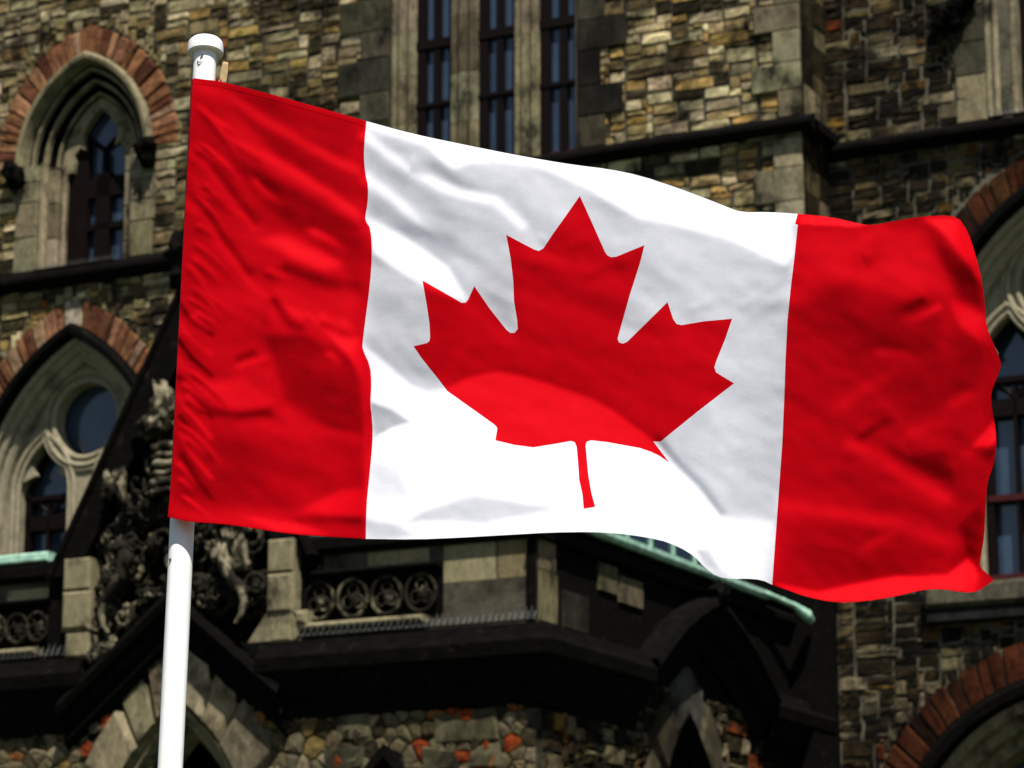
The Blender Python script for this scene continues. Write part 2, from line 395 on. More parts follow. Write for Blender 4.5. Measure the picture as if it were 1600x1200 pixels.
# ---- upper left lancet window
def pane(mb, x0, x1, z0, z1, y): mb.add([(x0, y, z0), (x1, y, z0), (x1, y, z1), (x0, y, z1)], [(0, 1, 2, 3)])
def bars(mb, items, y0, y1):
    for x0, x1, z0, z1 in items: mb.box(x0, x1, y0, y1, z0, z1)
mb = MB(); pane(mb, -8.9, -7.0, 14.6, 18.4, .62); win = mb.build('window', M['glass'], B); tag(win, 'pointed lancet window under red stone arch at upper left')
mb = MB(); voussoirs(mb, *W1, .47, .0, 15, PAL_RED, 4); mb.build('arch_ring', M['red'], win)
mb = MB()
moulding(mb, *W1, [(0, -.02), (.0, .10), (.05, .15), (.11, .14), (.15, .03), (.17, -.10)], None); mb.build('hood_mould', M['ashlar_clean'], win)
mb = MB()
moulding(mb, *W1, [(.20, -.12), (.22, -.08), (.26, -.08), (.28, -.14)], None); moulding(mb, *W1, [(.36, -.26), (.38, -.20), (.42, -.20), (.44, -.28)], None); moulding(mb, *W1, [(.53, -.40), (.55, -.34), (.59, -.34), (.61, -.44)], None)
mb.build('moulding', M['ashlar_clean'], win)
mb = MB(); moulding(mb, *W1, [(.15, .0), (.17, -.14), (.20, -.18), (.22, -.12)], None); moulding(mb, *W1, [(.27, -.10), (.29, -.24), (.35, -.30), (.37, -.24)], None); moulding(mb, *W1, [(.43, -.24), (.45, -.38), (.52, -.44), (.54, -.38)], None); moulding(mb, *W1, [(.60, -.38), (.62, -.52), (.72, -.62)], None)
mb.build('hollow', M['black'], win)  # recesses between the rolls in black, their shade put into the colour
for s_ in (-1, 1):
    mb = MB(); x = W1[0]
    for d0, d1, wf in ((.93, 1.38, .0), (.66, .94, -.22)):
        z = 14.78
        while z < W1[1]:
            h = min(r_.choice((.36, .46, .6)), W1[1]-z); a, b = sorted((x+s_*d0, x+s_*(d1+(.06 if wf == 0 and r_.random() < .5 else 0))))
            mb.box(a, b, -wf-.02, .66, z+.004, z+h-.004, pick(PAL_ASH, r_), .02); z += h
    for cx, yy, rr in ((.90, .14, .075), (.70, .40, .06)):
        mb.tube([(x+s_*cx, yy, 14.78), (x+s_*cx, yy, W1[1]+.05)], rr, 10, pick(PAL_ASH, r_))
    mb.build('jamb', M['ashlar'], win)
for s_ in (-1, 1):
    mb = MB(); cx, cz = W1[0]+s_*1.30, W1[1]-.13
    for k in range(9): mb.lump((cx+r_.uniform(-.13, .13), -.14+r_.uniform(-.06, .04), cz+r_.uniform(-.16, .14)), (.12, .13, .12), k+s_*20, .4, 2.6)
    mb.build('corbel', M['black'], win, True)
mb = MB(); x = W1[0]
bars(mb, [(x-.66, x-.27, 14.8, 17.1), (x+.52, x+.66, 14.8, 17.2), (x-.10, x+.17, 14.9, 16.5), (x+.0, x+.08, 16.4, 16.85), (x-.27, x+.52, 16.08, 16.42), (x-.27, x+.52, 15.52, 15.62), (x-.66, x+.66, 14.78, 14.95)], .5, .66)  # left stile widened to stand in for shadow on the glass
mb.tube([(x-.5, .56, 16.95), (x-.3, .56, 17.15), (x, .56, 16.9), (x+.3, .56, 17.15), (x+.5, .56, 16.95)], .05, 6)
mb.build('frame', M['wood'], win)
mb = MB()                                                      # trefoil head cut from a stone plate
outer = arch_pts(x, W1[1], W1[2], W1[3], .62, 16, 16.55)
hole = [(x-.52, 16.56)] + [(x-.52+.02*math.sin(t*3), 16.56+.3*t) for t in (.5, 1)] + [(x-.40, 16.98), (x-.30, 16.92), (x-.36, 17.2), (x-.18, 17.45), (x, 17.62), (x+.18, 17.45), (x+.36, 17.2), (x+.30, 16.92), (x+.40, 16.98)] + [(x+.5, 16.86), (x+.52, 16.56)]
mb.plate([(p[0], p[1]) for p in outer]+[(x+.52, 16.55)]+hole[:0:-1]+[(x-.52, 16.55)], [], .42, .55); mb.build('tracery', M['ashlar_clean'], win)

# ---- big traceried windows (left, and the one behind the fly end of the flag)
def big_window(D, W, zb, seed, pal, key, lancet_z, label):
    U0, zs, a, h = D; y = -W
    mb = MB(); pane(mb, U0-1.75, U0+1.75, zb-.1, zs+h, y+.78); win = mb.build('window', M['glass'], B); tag(win, label)
    mb = MB(); voussoirs(mb, *D, .44, W, 21, pal, seed, key=key); mb.build('arch_ring', M['red'], win)
    mb = MB(); moulding(mb, *D, [(0, W-.02), (0, W+.10), (.06, W+.16), (.15, W+.15), (.19, W+.02), (.20, W-.08)], None); mb.build('hood_mould', M['black'], win)
    mb = MB(); moulding(mb, *D, [(.20, W-.05), (.24, W-.04), (.28, W-.07), (.30, W-.15), (.34, W-.16), (.38, W-.19), (.40, W-.27), (.45, W-.28), (.50, W-.33), (.53, W-.5)], zb)
    mb.build('moulding', M['tracery'], win)
    cz = zs+h-1.50; R0 = .60; lz = lancet_z
    circ = [(U0+R0*math.cos(t), cz+R0*math.sin(t)) for t in (2*math.pi*k/40 for k in range(40))]
    holes = [circ]
    for s_ in (-1, 1):
        xc = U0+s_*.80; lp = arch_pts(xc, lz-.85, .50, .85, 0, 8, zb)
        holes.append(lp)
    mb = MB(); mb.plate(arch_pts(U0, zs, a, h, .5, 20, zb-.3), holes, y+.46, y+.70)
    for rr, tr_, yy in ((R0+.05, .05, y+.47), (R0+.18, .05, y+.44), (R0+.26, .035, y+.45)):
        mb.tube([(U0+rr*math.cos(t), yy, cz+rr*math.sin(t)) for t in (2*math.pi*k/40 for k in range(41))], tr_, 8, cap=False)
    for s_ in (-1, 1):
        xc = U0+s_*.80
        for off, tr_, yy in ((-.05, .04, y+.46), (-.15, .045, y+.44)):
            mb.tube([(p[0], yy, p[1]) for p in arch_pts(xc, lz-.85, .46, .85, off, 10, zb)], tr_, 8, cap=False)
        for c_ in (-1, 1):                                     # cusps
            mb.add([(xc+c_*.47, y+.48, lz-.62), (xc+c_*.22, y+.53, lz-.50), (xc+c_*.36, y+.48, lz-.20), (xc+c_*.47, y+.66, lz-.62), (xc+c_*.22, y+.62, lz-.50), (xc+c_*.36, y+.66, lz-.20)], [(0, 1, 2), (3, 5, 4), (0, 3, 4, 1), (1, 4, 5, 2)])
    mb.build('tracery', M['tracery'], win)
    mb = MB()
    for s_ in (-1, 1):
        xc = U0+s_*.80
        bars(mb, [(xc-.46, xc-.36, zb, lz-.8), (xc+.36, xc+.46, zb, lz-.8), (xc-.025, xc+.025, zb, lz-.98), (xc-.46, xc+.46, lz-1.42, lz-1.17), (xc-.46, xc+.46, lz-.92, lz-.84)], y+.60, y+.74)
        for c_ in (-1, 1): mb.tube([(xc+c_*.40, y+.66, lz-.90), (xc+c_*.16, y+.66, lz-1.0), (xc, y+.66, lz-1.17)], .04, 6)
        for c_ in (-1, 1): mb.tube([(xc+c_*.46, y+.66, lz-.86), (xc+c_*.26, y+.66, lz-.4), (xc, y+.66, lz-.02)], .05, 6)
    mb.build('frame', M['wood'], win)
    mb = MB()
    for s_ in (-1, 1): mb.box(U0+s_*.80-.44, U0+s_*.80+.44, y+.58, y+.75, lz-2.66, lz-2.57)
    mb.box(U0-1.5, U0+1.5, y+.40, y+.76, zb-.04, zb+.12); mb.build('sash_rail', M['wood_red'], win)
    return win
M['wood_red'] = plain('oxblood_paint', (.045, .007, .007), .55, 0, .15, .3, 15)
big_window(LL, 0, 9.0, 14, PAL_RED, (.33, .27, .20), 11.95, 'large traceried window with round light and red arch at left')
wr = big_window(RW, WR, 8.55, 17, PAL_REDDARK, None, 12.42, 'large traceried window beside the free end of the flag')
mb = MB(); mb.box(6.15, 9.9, .66, 1.7, 8.16, 8.5, (.10, .09, .06), .06); mb.box(6.15, 9.9, .72, 1.6, 7.95, 8.15, (.02, .02, .02), .03); mb.build('sill', M['ashlar'], wr)
# lower right arch
mb = MB(); pane(mb, 5.6, 9.6, 2, 7.1, .9+.8); wn = mb.build('window', M['glass'], B); tag(wn, 'arched opening under dark red ring at lower right corner')
mb = MB(); voussoirs(mb, *RL, .52, WR, 15, PAL_REDDARK, 23); mb.build('arch_ring', M['red'], wn)
mb = MB(); moulding(mb, *RL, [(0, WR-.02), (0, WR+.10), (.08, WR+.16), (.2, WR+.14), (.24, WR-.08)], 2); mb.build('hood_mould', M['black'], wn)
mb = MB(); moulding(mb, *RL, [(.24, WR-.06), (.38, WR-.08), (.42, WR-.2), (.56, WR-.22), (.6, WR-.36), (.75, WR-.4), (.8, WR-.8)], 2); mb.build('moulding', M['ashlar_clean'], wn)

# ---- triple window of the bay
OP = [(-1.70, -1.10), (-.60, .02), (.46, 1.13)]
for k, (x0, x1) in enumerate(OP):
    mb = MB(); pane(mb, x0-.05, x1+.06, 15.4, 20.4, .13); win = mb.build('window', M['glass'], B)
    tag(win, ('tall narrow bay window left of both mullions', 'tall narrow bay window between the two mullions', 'tall narrow bay window right of both mullions')[k])
    mb = MB(); wd_ = x1-x0
    bars(mb, [(x0-.02, x0+.25*wd_, 15.45, 20.4), (x0+.50*wd_, x0+.68*wd_, 15.5, 20.4), (x1-.02, x1+.04, 15.45, 20.4)], .05, .13)
    mb.build('frame', M['wood'], win)
    for za, zb_ in ((17.50, 17.64), (16.54, 16.60)): mb = MB(); bars(mb, [(x0-.02, x1+.05, za, zb_)], .03, .12); mb.build('transom', M['wood'], win)
    mb = MB(); mb.box(x0-.03, x1+.03, .06, .3, 15.40, 15.50); mb.build('sill', M['wood_red'], win)
def mullion(xa, xb, pal):
    mb = MB(); z = 15.4
    w_ = xb-xa; prof = [(xa, .55), (xa, .05), (xa+.10*w_, -.03), (xa+.28*w_, -.03), (xa+.30*w_, .05), (xa+.38*w_, .05), (xa+.40*w_, -.06), (xa+.62*w_, -.06), (xa+.64*w_, .05), (xa+.72*w_, .05), (xa+.74*w_, -.03), (xb-.08*w_, -.03), (xb, .05), (xb, .12), (xb-.02, .55)]
    while z < 20.4:
        h = r_.uniform(.7, 1.3); c = pick(pal, r_)
        mb.loft([(x, y, z+.004) for x, y in prof], [(x, y, z+h-.004) for x, y in prof], c); z += h
    mb.build('mullion', M['ashlar'], B)
mullion(-2.15, -1.70, PAL_ASH); mullion(-1.10, -.60, PAL_ASH); mullion(.02, .46, PAL_ASH)
mb = MB(); mb.box(1.14, 1.17, .0, .55, 15.4, 20); mb.box(-2.2, 1.2, .06, .6, 15.2, 15.41, (.05, .045, .03)); mb.build('reveal', M['ashlar'], B)

# ---- upper right window jamb
mb = MB(); pane(mb, 7.6, 9.9, 15.2, 18.5, 1.5); wu = mb.build('window', M['glass'], B); tag(wu, 'window with pale moulded jamb at upper right corner')
mb = MB(); z = 15.26
while z < 18:
    h = r_.uniform(.5, .75); L = r_.uniform(.3, .62)
    mb.box(7.2-L, 7.28, .86, 1.0, z+.006, z+h-.006, pick(PAL_ASH if r_.random() < .7 else PAL_ASHDARK, r_), .012); z += h
for xa, xb, yf in ((7.285, 7.45, .84), (7.45, 7.60, .92), (7.60, 7.70, 1.05)):
    mb.box(xa, xb, yf, 1.55, 15.26, 18.2, (.24, .205, .13), .03)
mb.tube([(7.46, .84, 15.26), (7.46, .84, 18.2)], .05, 10, (.25, .21, .135))
mb.build('jamb', M['ashlar'], wu)
mb = MB()
for k in range(9): mb.lump((6.88+r_.uniform(-.2, .2), .76+r_.uniform(-.06, .04), 16.98+r_.uniform(-.2, .14)), (.15, .13, .14), k+70, .4, 2.6)
mb.build('corbel', M['black'], wu, True)
mb = MB(); bars(mb, [(7.7, 7.82, 15.2, 18.3)], 1.3, 1.48); mb.box(7.6, 9.9, .95, 1.5, 15.22, 15.32); mb.build('frame', M['wood'], wu)

# ------------------------------------------------------------------ the porch
PW = 8.05; PU = 4.4; GX = -.47
pt = MB(); bk = MB()
# polygonal rubble of the porch front below the cornice
PORTAL = (-.52, 4.07, 1.15, 2.2)
def voronoi(mb, x0, x1, z0, z1, W, n, free, seed):
    r = random.Random(seed); S = []
    tries = 0
    while len(S) < n and tries < 20000:
        tries += 1; p = (r.uniform(x0, x1), r.uniform(z0, z1)); dmin = r.choice((.12, .17, .22, .30))
        if all((p[0]-q[0])**2+(p[1]-q[1])**2 > dmin**2 for q in S): S.append(p)
    for i, p in enumerate(S):
        if not free(*p): continue
        poly = [(max(x0, p[0]-.5), max(z0, p[1]-.5)), (min(x1, p[0]+.5), max(z0, p[1]-.5)), (min(x1, p[0]+.5), min(z1, p[1]+.5)), (max(x0, p[0]-.5), min(z1, p[1]+.5))]
        for q_ in S:
            if q_ is p: continue
            dx, dz = q_[0]-p[0], q_[1]-p[1]
            if dx*dx+dz*dz > 1: continue
            mx, mz = (p[0]+q_[0])/2, (p[1]+q_[1])/2; out = []
            for k in range(len(poly)):
                a, b = poly[k], poly[(k+1) % len(poly)]
                sa = (a[0]-mx)*dx+(a[1]-mz)*dz; sb = (b[0]-mx)*dx+(b[1]-mz)*dz
                if sa <= 0: out.append(a)
                if sa*sb < 0: t = sa/(sa-sb); out.append((a[0]+(b[0]-a[0])*t, a[1]+(b[1]-a[1])*t))
            poly = out
            if len(poly) < 3: break
        if len(poly) < 3: continue
        cx = sum(a[0] for a in poly)/len(poly); cz = sum(a[1] for a in poly)/len(poly)
        d = r.uniform(.02, .05); k = len(poly); V = []
        for f_, y in ((.97, -W+.02), (.89, -W-d*.7), (.5, -W-d+r.uniform(-.01, .01))):
            V += [(cx+(a-cx)*f_, y+r.uniform(-.006, .006), cz+(b-cz)*f_) for a, b in poly]
        V.append((cx, -W-d*1.1, cz))
        Fc = [(m*k+j, m*k+(j+1) % k, (m+1)*k+(j+1) % k, (m+1)*k+j) for m in (0, 1) for j in range(k)]+[(2*k+j, 2*k+(j+1) % k, 3*k) for j in range(k)]
        mb.add(V, Fc, pick(PAL_RAND, r))
def porch_free(u, z): return not in_arch(u, z, *PORTAL, -.6) and not in_arch(u, z, 2.42, 4.1, .55, 1.3, -.14) and u < PU-.05
voronoi(pt, -4.2, PU, 3.6, 6.45, PW, 700, porch_free, 6)
o = pt.build('wall', M['random'], B); tag(o, 'porch wall of many coloured polygonal rubble below the cornice')
bk = MB()
bk.plate([(-4.2, 3.0), (PU, 3.0), (PU, 8.1), (-4.2, 8.1)], [arch_pts(*PORTAL, -.1, 14, 3.05), arch_pts(2.42, 4.1, .55, 1.3, -.05, 10, 3.1)], -PW+.015, -PW+.5)
bk.build('wall', M['mortar'], B)
PAL_ASH2 = [(1, (.17, .147, .085)), (1, (.13, .114, .068))]
# big tan stones set in the rubble
mb = MB()
for x0, x1, z0, z1 in ((1.75, 2.25, 5.62, 6.0), (1.55, 2.15, 5.28, 5.6), (2.62, 3.2, 5.0, 5.32), (3.05, 3.95, 5.55, 5.95), (2.95, 3.45, 5.2, 5.5), (3.55, 4.0, 5.25, 5.52), (2.75, 3.9, 4.7, 5.05), (-3.4, -2.75, 5.1, 5.6)):
    rough_block(mb, x0, x1, z0, z1, PW+.02, .03, pick(PAL_ASH2, r_), r_, .05)
mb.build('quoin', M['ashlar'], B)
# portal arch with steep sooty hood
mb = MB(); voussoirs(mb, *PORTAL, .62, PW, 5, [(1, (.46, .385, .24)), (1, (.42, .35, .21)), (.6, (.34, .28, .17))], 44, .03); po = mb.build('portal_arch', M['ashlar'], B)
tag(po, 'pale stone arch of the portal behind the flagpole')
mb = MB(); moulding(mb, *PORTAL, [(0, PW+.05), (.04, PW-.06), (.10, PW-.05), (.16, PW-.18), (.22, PW-.18), (.3, PW-.36), (.36, PW-.5)], 3.0); mb.build('moulding', M['ashlar_clean'], po)
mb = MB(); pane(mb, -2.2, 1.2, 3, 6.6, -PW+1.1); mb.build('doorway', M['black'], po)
mb = MB()
SL = .80; ax, az = PORTAL[0], 7.62
def hood(mb, off0, off1, w0, w1, half=1.62, ax=ax, az=az, SL=SL, Wb=PW):
    for s_ in (-1, 1):
        A = [(ax, -Wb-w0, az-off0), (ax, -Wb-w1, az-off1)]; E = [(ax+s_*half, -Wb-w0, az-off0-half*SL), (ax+s_*half, -Wb-w1, az-off1-half*SL)]
        mb.loft(A, E, (.02, .02, .016))
pr = [(.0, 0), (.0, .30), (.10, .34), (.20, .30), (.22, .20), (.34, .22), (.38, .12), (.52, .13), (.60, .03), (.75, .0)]
for (o0, w0), (o1, w1) in zip(pr, pr[1:]): hood(mb, o0, o1, w0, w1)
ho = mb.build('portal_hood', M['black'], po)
# small blind arch
mb = MB(); moulding(mb, 2.42, 4.1, .55, 1.3, [(-.14, PW), (-.14, PW+.05), (-.02, PW+.07), (0, PW-.05), (.06, PW-.05), (.1, PW-.3)], 3.0); ba = mb.build('blind_arch', M['black'], B)
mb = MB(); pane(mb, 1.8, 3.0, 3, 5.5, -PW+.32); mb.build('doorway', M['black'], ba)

# cornice of the porch front, and its return along the side
CP = [(0, -.95), (.06, -.90), (.10, -.72), (.22, -.62), (.26, -.42), (.34, -.36), (.36, -.20), (.30, -.12), (.24, .0), (.0, .06)]  # lower members, built in black, stand in for shade below the ledge
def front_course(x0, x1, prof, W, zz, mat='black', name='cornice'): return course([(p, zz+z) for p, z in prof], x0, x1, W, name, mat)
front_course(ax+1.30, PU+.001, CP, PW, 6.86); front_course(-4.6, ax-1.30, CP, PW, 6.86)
mb = MB()
for (p0, z0), (p1, z1) in zip(CP, CP[1:]):
    mb.loft([(PU+p0, -PW-p0, 6.86+z0), (PU+p1, -PW-p1, 6.86+z1)], [(PU+p0, -5.35, 6.86+z0), (PU+p1, -5.35, 6.86+z1)], (.02, .02, .016))
    mb.loft([(PU+p0, -PW-p0, 6.86+z0), (PU+p1, -PW-p1, 6.86+z1)], [(PU, -PW-p0, 6.86+z0), (PU, -PW-p1, 6.86+z1)], (.02, .02, .016))
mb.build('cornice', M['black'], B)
# parapet above the cornice (front)
mb = MB()
def ashlar_row(mb, x0, x1, z0, z1, W, lens, pal, d=0.0):
    x = x0
    while x < x1-.02:
        L = min(r_.uniform(*lens), x1-x)
        if x1-x-L < .15: L = x1-x
        mb.box(x+.004, x+L-.004, -W-d-r_.uniform(0, .01), -W+.3, z0+.004, z1-.004, pick(pal, r_), .01); x += L
PAL_POR = [(4, (.40, .335, .19)), (3, (.34, .28, .155)), (2, (.45, .38, .235))]
ashlar_row(mb, 1.30, 3.17, 7.66, 7.92, PW-.02, (.7, 1.0), PAL_POR)
ashlar_row(mb, 3.17, PU-.1, 7.45, 7.92, PW-.02, (.7, .9), PAL_POR); ashlar_row(mb, 3.17, PU-.1, 6.9, 7.45, PW-.02, (.6, .8), PAL_POR)
ashlar_row(mb, 1.1, 3.17, 6.88, 7.08, PW-.06, (.6, .9), PAL_ASHDARK)
mb.build('parapet', M['ashlar_warm'], B); mb = MB()
ashlar_row(mb, -4.2, -2.5, 7.60, 7.85, PW-.02, (.7, 1.0), PAL_POR)
mb.build('parapet', M['ashlar_warm'], B)
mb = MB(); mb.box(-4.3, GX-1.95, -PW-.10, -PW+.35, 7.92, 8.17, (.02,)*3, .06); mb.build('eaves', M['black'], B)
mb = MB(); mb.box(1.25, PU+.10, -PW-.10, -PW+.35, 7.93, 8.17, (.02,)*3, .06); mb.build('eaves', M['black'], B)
mb = MB()
mb.tube([(PU-.04, -PW+.0, 6.9), (PU-.04, -PW, 7.93)], .06, 10); mb.build('shaft', M['black'], B)
mb = MB(); mb.box(-2.5, -2.14, -PW-.1, -PW+.3, 6.9, 7.93, (.02,)*3, .03); mb.build('shaft', M['black'], B)
mb = MB(); mb.box(1.22, 1.34, -PW-.12, -PW+.3, 7.1, 7.93, (.02,)*3, .03)
mb.build('shaft', M['black'], B)
for x0, x1, zc, cs in ((1.18, 3.18, 7.36, (1.50, 1.97, 2.44, 2.91)), (-4.2, -2.42, 7.33, (-3.76, -3.32, -2.98, -2.66))):
    mb = MB(); mb.box(x0, x1, -PW-.0, -PW+.2, zc-.28, zc+.30, (.02,)*3); fp = mb.build('frieze_panel', M['black'], B)
    tag(fp, 'carved frieze panel of four rings right of the gable' if x0 > 0 else 'carved frieze panel of rings left of the gable')
    mb = MB(); mb.box(x0+.05, x1-.18, -PW-.20, -PW+.1, zc-.36, zc-.28, (.3,)*3, .03); mb.build('ledge', M['ashlar_clean'], fp)
    mb = MB(); mb.box(x0, x1, -PW-.14, -PW+.1, zc+.29, zc+.36, (.02,)*3, .03); mb.build('ledge', M['black'], fp)
    for c in cs:
        mb = MB(); R0 = .205 if x0 > 0 else .165
        mb.tube([(c+R0*math.cos(t), -PW-.06, zc+R0*1.12*math.sin(t)) for t in (2*math.pi*k/24 for k in range(25))], .028, 6, cap=False)
        for k in range(3):
            t = math.pi/2+2*math.pi*k/3; cx, cz = c+.085*math.cos(t), zc+.095*math.sin(t)
            mb.tube([(cx+.07*math.cos(s_), -PW-.045, cz+.075*math.sin(s_)) for s_ in (2*math.pi*j/12 for j in range(13))], .018, 5, cap=False)
        mb.lump((c+.02, -PW-.02, zc-.02), (.09, .05, .10), int(c*10), .35)
        mb.build('roundel', M['carved'], fp, True)

# gable: coping, piers, carved tympanum
mb = MB()
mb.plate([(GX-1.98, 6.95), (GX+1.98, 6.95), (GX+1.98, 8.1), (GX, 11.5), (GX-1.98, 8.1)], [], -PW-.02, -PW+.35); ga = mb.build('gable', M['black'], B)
tag(ga, 'steep carved gable of the porch, mostly hidden by the flag')
mb = MB()
for s_ in (-1, 1):
    P = [(GX, 11.62), (GX+s_*1.97, 7.92), (GX+s_*1.50, 7.92), (GX, 10.62)]
    f_ = [(x, -PW-.22, z) for x, z in P]; b_ = [(x, -PW+.4, z) for x, z in P]; m_ = [(x+(GX-s_*0-x)*.03, -PW-.30, z-.05) for x, z in P]
    mb.add(f_+b_, [(0, 1, 2, 3), (7, 6, 5, 4), (0, 4, 5, 1), (1, 5, 6, 2), (2, 6, 7, 3), (3, 7, 4, 0)])
    mb.tube([(GX, -PW-.22, 11.55), (GX+s_*1.93, -PW-.22, 7.9)], .05, 8)
mb.lump((GX, -PW-.1, 11.9), (.3, .25, .4), 3, .4); mb.build('coping', M['black'], ga)
for xa, xb in ((-2.12, -1.72), (.90, 1.26)):
    mb = MB(); mb.box(xa, xb, -PW-.30, -PW, 7.72, 8.12, (.17,)*3, .02); mb.box(xa-.02, xb+.02, -PW-.31, -PW, 7.2, 7.715, (.25,)*3, .05); mb.box(xa+.03, xb, -PW-.28, -PW, 6.85, 7.195, (.2,)*3, .04)
    mb.build('pier', M['ashlar_clean'], ga)
mb = MB()
for k in range(6): mb.lump((-1.66+.06*k, -PW-.28, 6.86+.03*k), (.07, .06, .1), k, .3)
mb.build('pier_base', M['carved_pale'], ga); mb = MB()
mb.add([(.62, -PW-.26, 6.88), (1.30, -PW-.26, 6.88), (1.26, -PW-.28, 7.2), (.95, -PW-.28, 7.3), (.62, -PW-.05, 6.88), (1.30, -PW, 6.88), (1.26, -PW, 7.2), (.95, -PW, 7.3)], [(0, 1, 2, 3), (0, 3, 7, 4), (1, 5, 6, 2)])
mb.box(1.24, 1.42, -PW-.24, -PW, 7.06, 7.24, (.3,)*3, .05)
mb.build('pier_base', M['ashlar_clean'], ga)
def scroll(mb, c, R0, turns, a0, r0, flip, n=22, W=PW, dep=.2):
    P = []; Rr = []
    for k in range(n+1):
        t = k/n; rr = R0*(1-t)**.9+.01; a = a0+flip*turns*2*math.pi*t
        P.append((c[0]+rr*math.cos(a), -W-dep-.10*t, c[1]+rr*math.sin(a))); Rr.append(r0*(1-.65*t)*(1+.25*math.sin(k*1.7)))
    mb.tube(P, Rr, 6)
mb = MB(); rs = random.Random(77)
for k in range(230):
    x = GX+rs.uniform(-1.3, 1.3); z = rs.uniform(7.25, 10.3)
    if z > 10.35-1.87*abs(x-GX) or z < 7.66-.5*abs(x-GX)-.0: continue
    scroll(mb, (x, z), rs.uniform(.09, .2), rs.uniform(.7, 1.4), rs.uniform(0, 6.28), rs.uniform(.025, .05), rs.choice((-1, 1)), dep=rs.uniform(.06, .26))
    if k % 2 == 0: mb.lump((x+rs.uniform(-.15, .15), -PW-rs.uniform(.05, .2), z+rs.uniform(-.1, .1)), (rs.uniform(.06, .13), .1, rs.uniform(.06, .16)), k, .5, 2.5)
mb.build('carving', M['carved'], ga, True)
# the two clearest carved figures: a long-bodied beast each side, and the stacked helm above
for s_, bx in ((1, .36), (-1, -1.22)):
    mb = MB()
    body = [(bx-.02*s_, 8.15), (bx-.05*s_, 8.0), (bx-.02*s_, 7.82), (bx+.10*s_, 7.66), (bx+.22*s_, 7.52), (bx+.26*s_, 7.36), (bx+.22*s_, 7.22), (bx+.14*s_, 7.12)]
    mb.tube([(x, -PW-.36, z) for x, z in body], [.05, .08, .10, .085, .06, .045, .035, .02], 10)
    mb.lump((bx+.02*s_, -PW-.36, 8.2), (.10, .09, .10), 5+s_, .6, 3.2)
    mb.lump((bx-.08*s_, -PW-.34, 7.98), (.11, .09, .16), 91+s_, .7, 3.4); mb.lump((bx+.14*s_, -PW-.32, 7.92), (.12, .08, .2), 95+s_, .8, 3.8)
    mb.build('carved_figure', M['carved_pale' if s_ > 0 else 'carved'], ga, True)
mb = MB()
for k in range(6):
    z = 8.85+.115*k; mb.tube([(GX-.02+.30*math.cos(t), -PW-.30-.12*math.sin(t), z+.015*math.sin(5*t+k)) for t in (math.pi*j/14 for j in range(15))], .05 if k % 2 else .036, 7)
mb.lump((GX-.35, -PW-.3, 9.72), (.2, .12, .16), 41, .7, 3.6); mb.lump((GX-.22, -PW-.3, 9.98), (.16, .1, .26), 43, .6, 3.4); mb.build('carved_figure', M['carved_pale'], ga, True); mb = MB(); mb.lump((GX-.95, -PW-.34, 9.0), (.10, .1, .16), 47, .8, 3.6); mb.lump((GX-.74, -PW-.36, 8.95), (.05, .08, .22), 48, .7, 3.5)
mb.build('carved_figure', M['carved_pale'], ga, True)

# porch side wall with its hooded arch
SIDE = Matrix.Rotation(math.radians(90), 4, 'Z'); SIDE.translation = (PU, 0, 0)     # local x = depth behind the front, local -y = outward
def side_build(mb, name, mat, parent=B, smooth=False):
    mb.v = [tuple(SIDE @ Vector(p)) for p in mb.v]; return mb.build(name, M[mat], parent, smooth)
SA = (-3.65, 4.35, 1.05, 1.95)
mb = MB(); mb.plate([(-8.03, 3), (.9, 3), (.9, 8.1), (-8.03, 8.1)], [arch_pts(*SA, -.1, 14, 3.05)], .02, .5); sw = side_build(mb, 'wall', 'black')
tag(sw, 'sooty side wall of the porch')
mb = MB(); pt2 = MB(); bk2 = MB()
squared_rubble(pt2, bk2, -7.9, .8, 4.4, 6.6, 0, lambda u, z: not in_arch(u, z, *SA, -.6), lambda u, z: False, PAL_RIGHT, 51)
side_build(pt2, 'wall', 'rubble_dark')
for x0, x1, z0, z1 in ((-7.95, -7.45, 6.95, 7.55), (-7.95, -7.5, 7.56, 7.92), (-6.3, -5.75, 7.55, 7.9), (-5.7, -5.0, 7.48, 7.82), (-7.3, -6.6, 6.95, 7.4)):
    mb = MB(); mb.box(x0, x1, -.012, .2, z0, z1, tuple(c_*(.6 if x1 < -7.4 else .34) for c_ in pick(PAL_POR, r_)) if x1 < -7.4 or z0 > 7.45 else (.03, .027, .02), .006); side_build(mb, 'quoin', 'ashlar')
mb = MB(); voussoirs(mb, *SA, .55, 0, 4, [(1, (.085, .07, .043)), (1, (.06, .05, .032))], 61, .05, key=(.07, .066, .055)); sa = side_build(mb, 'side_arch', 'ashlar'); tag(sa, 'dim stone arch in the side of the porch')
mb = MB(); moulding(mb, *SA, [(0, .05), (.08, -.1), (.16, -.1), (.24, -.3), (.3, -.5)], 3); side_build(mb, 'moulding', 'black', sa)
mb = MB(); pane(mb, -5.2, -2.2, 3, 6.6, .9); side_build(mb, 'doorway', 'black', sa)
mb = MB(); hx, hz = -3.35, 7.86
pts = [(-5.35, 6.80), (-4.95, 7.08), (-4.5, 7.38), (-4.05, 7.60), (-3.65, 7.76), (hx, hz)]
for side in (0, 1):
    L = pts if side == 0 else [(2*hx-x, z) for x, z in pts]
    for dz0, w0, dz1, w1 in ((0, .0, .0, .36), (0, .36, -.10, .40), (-.10, .40, -.16, .30), (-.16, .30, -.34, .26), (-.34, .26, -.42, .10), (-.42, .10, -.7, .05)):
        mb.loft([(x, -w0, z+dz0) for x, z in L], [(x, -w1, z+dz1) for x, z in L], (.05, .045, .035))
mb.lump((hx, -.36, hz+.06), (.16, .12, .14), 8, .5)
side_build(mb, 'arch_hood', 'ashlar_dark' if 'ashlar_dark' in M else 'black', sa)
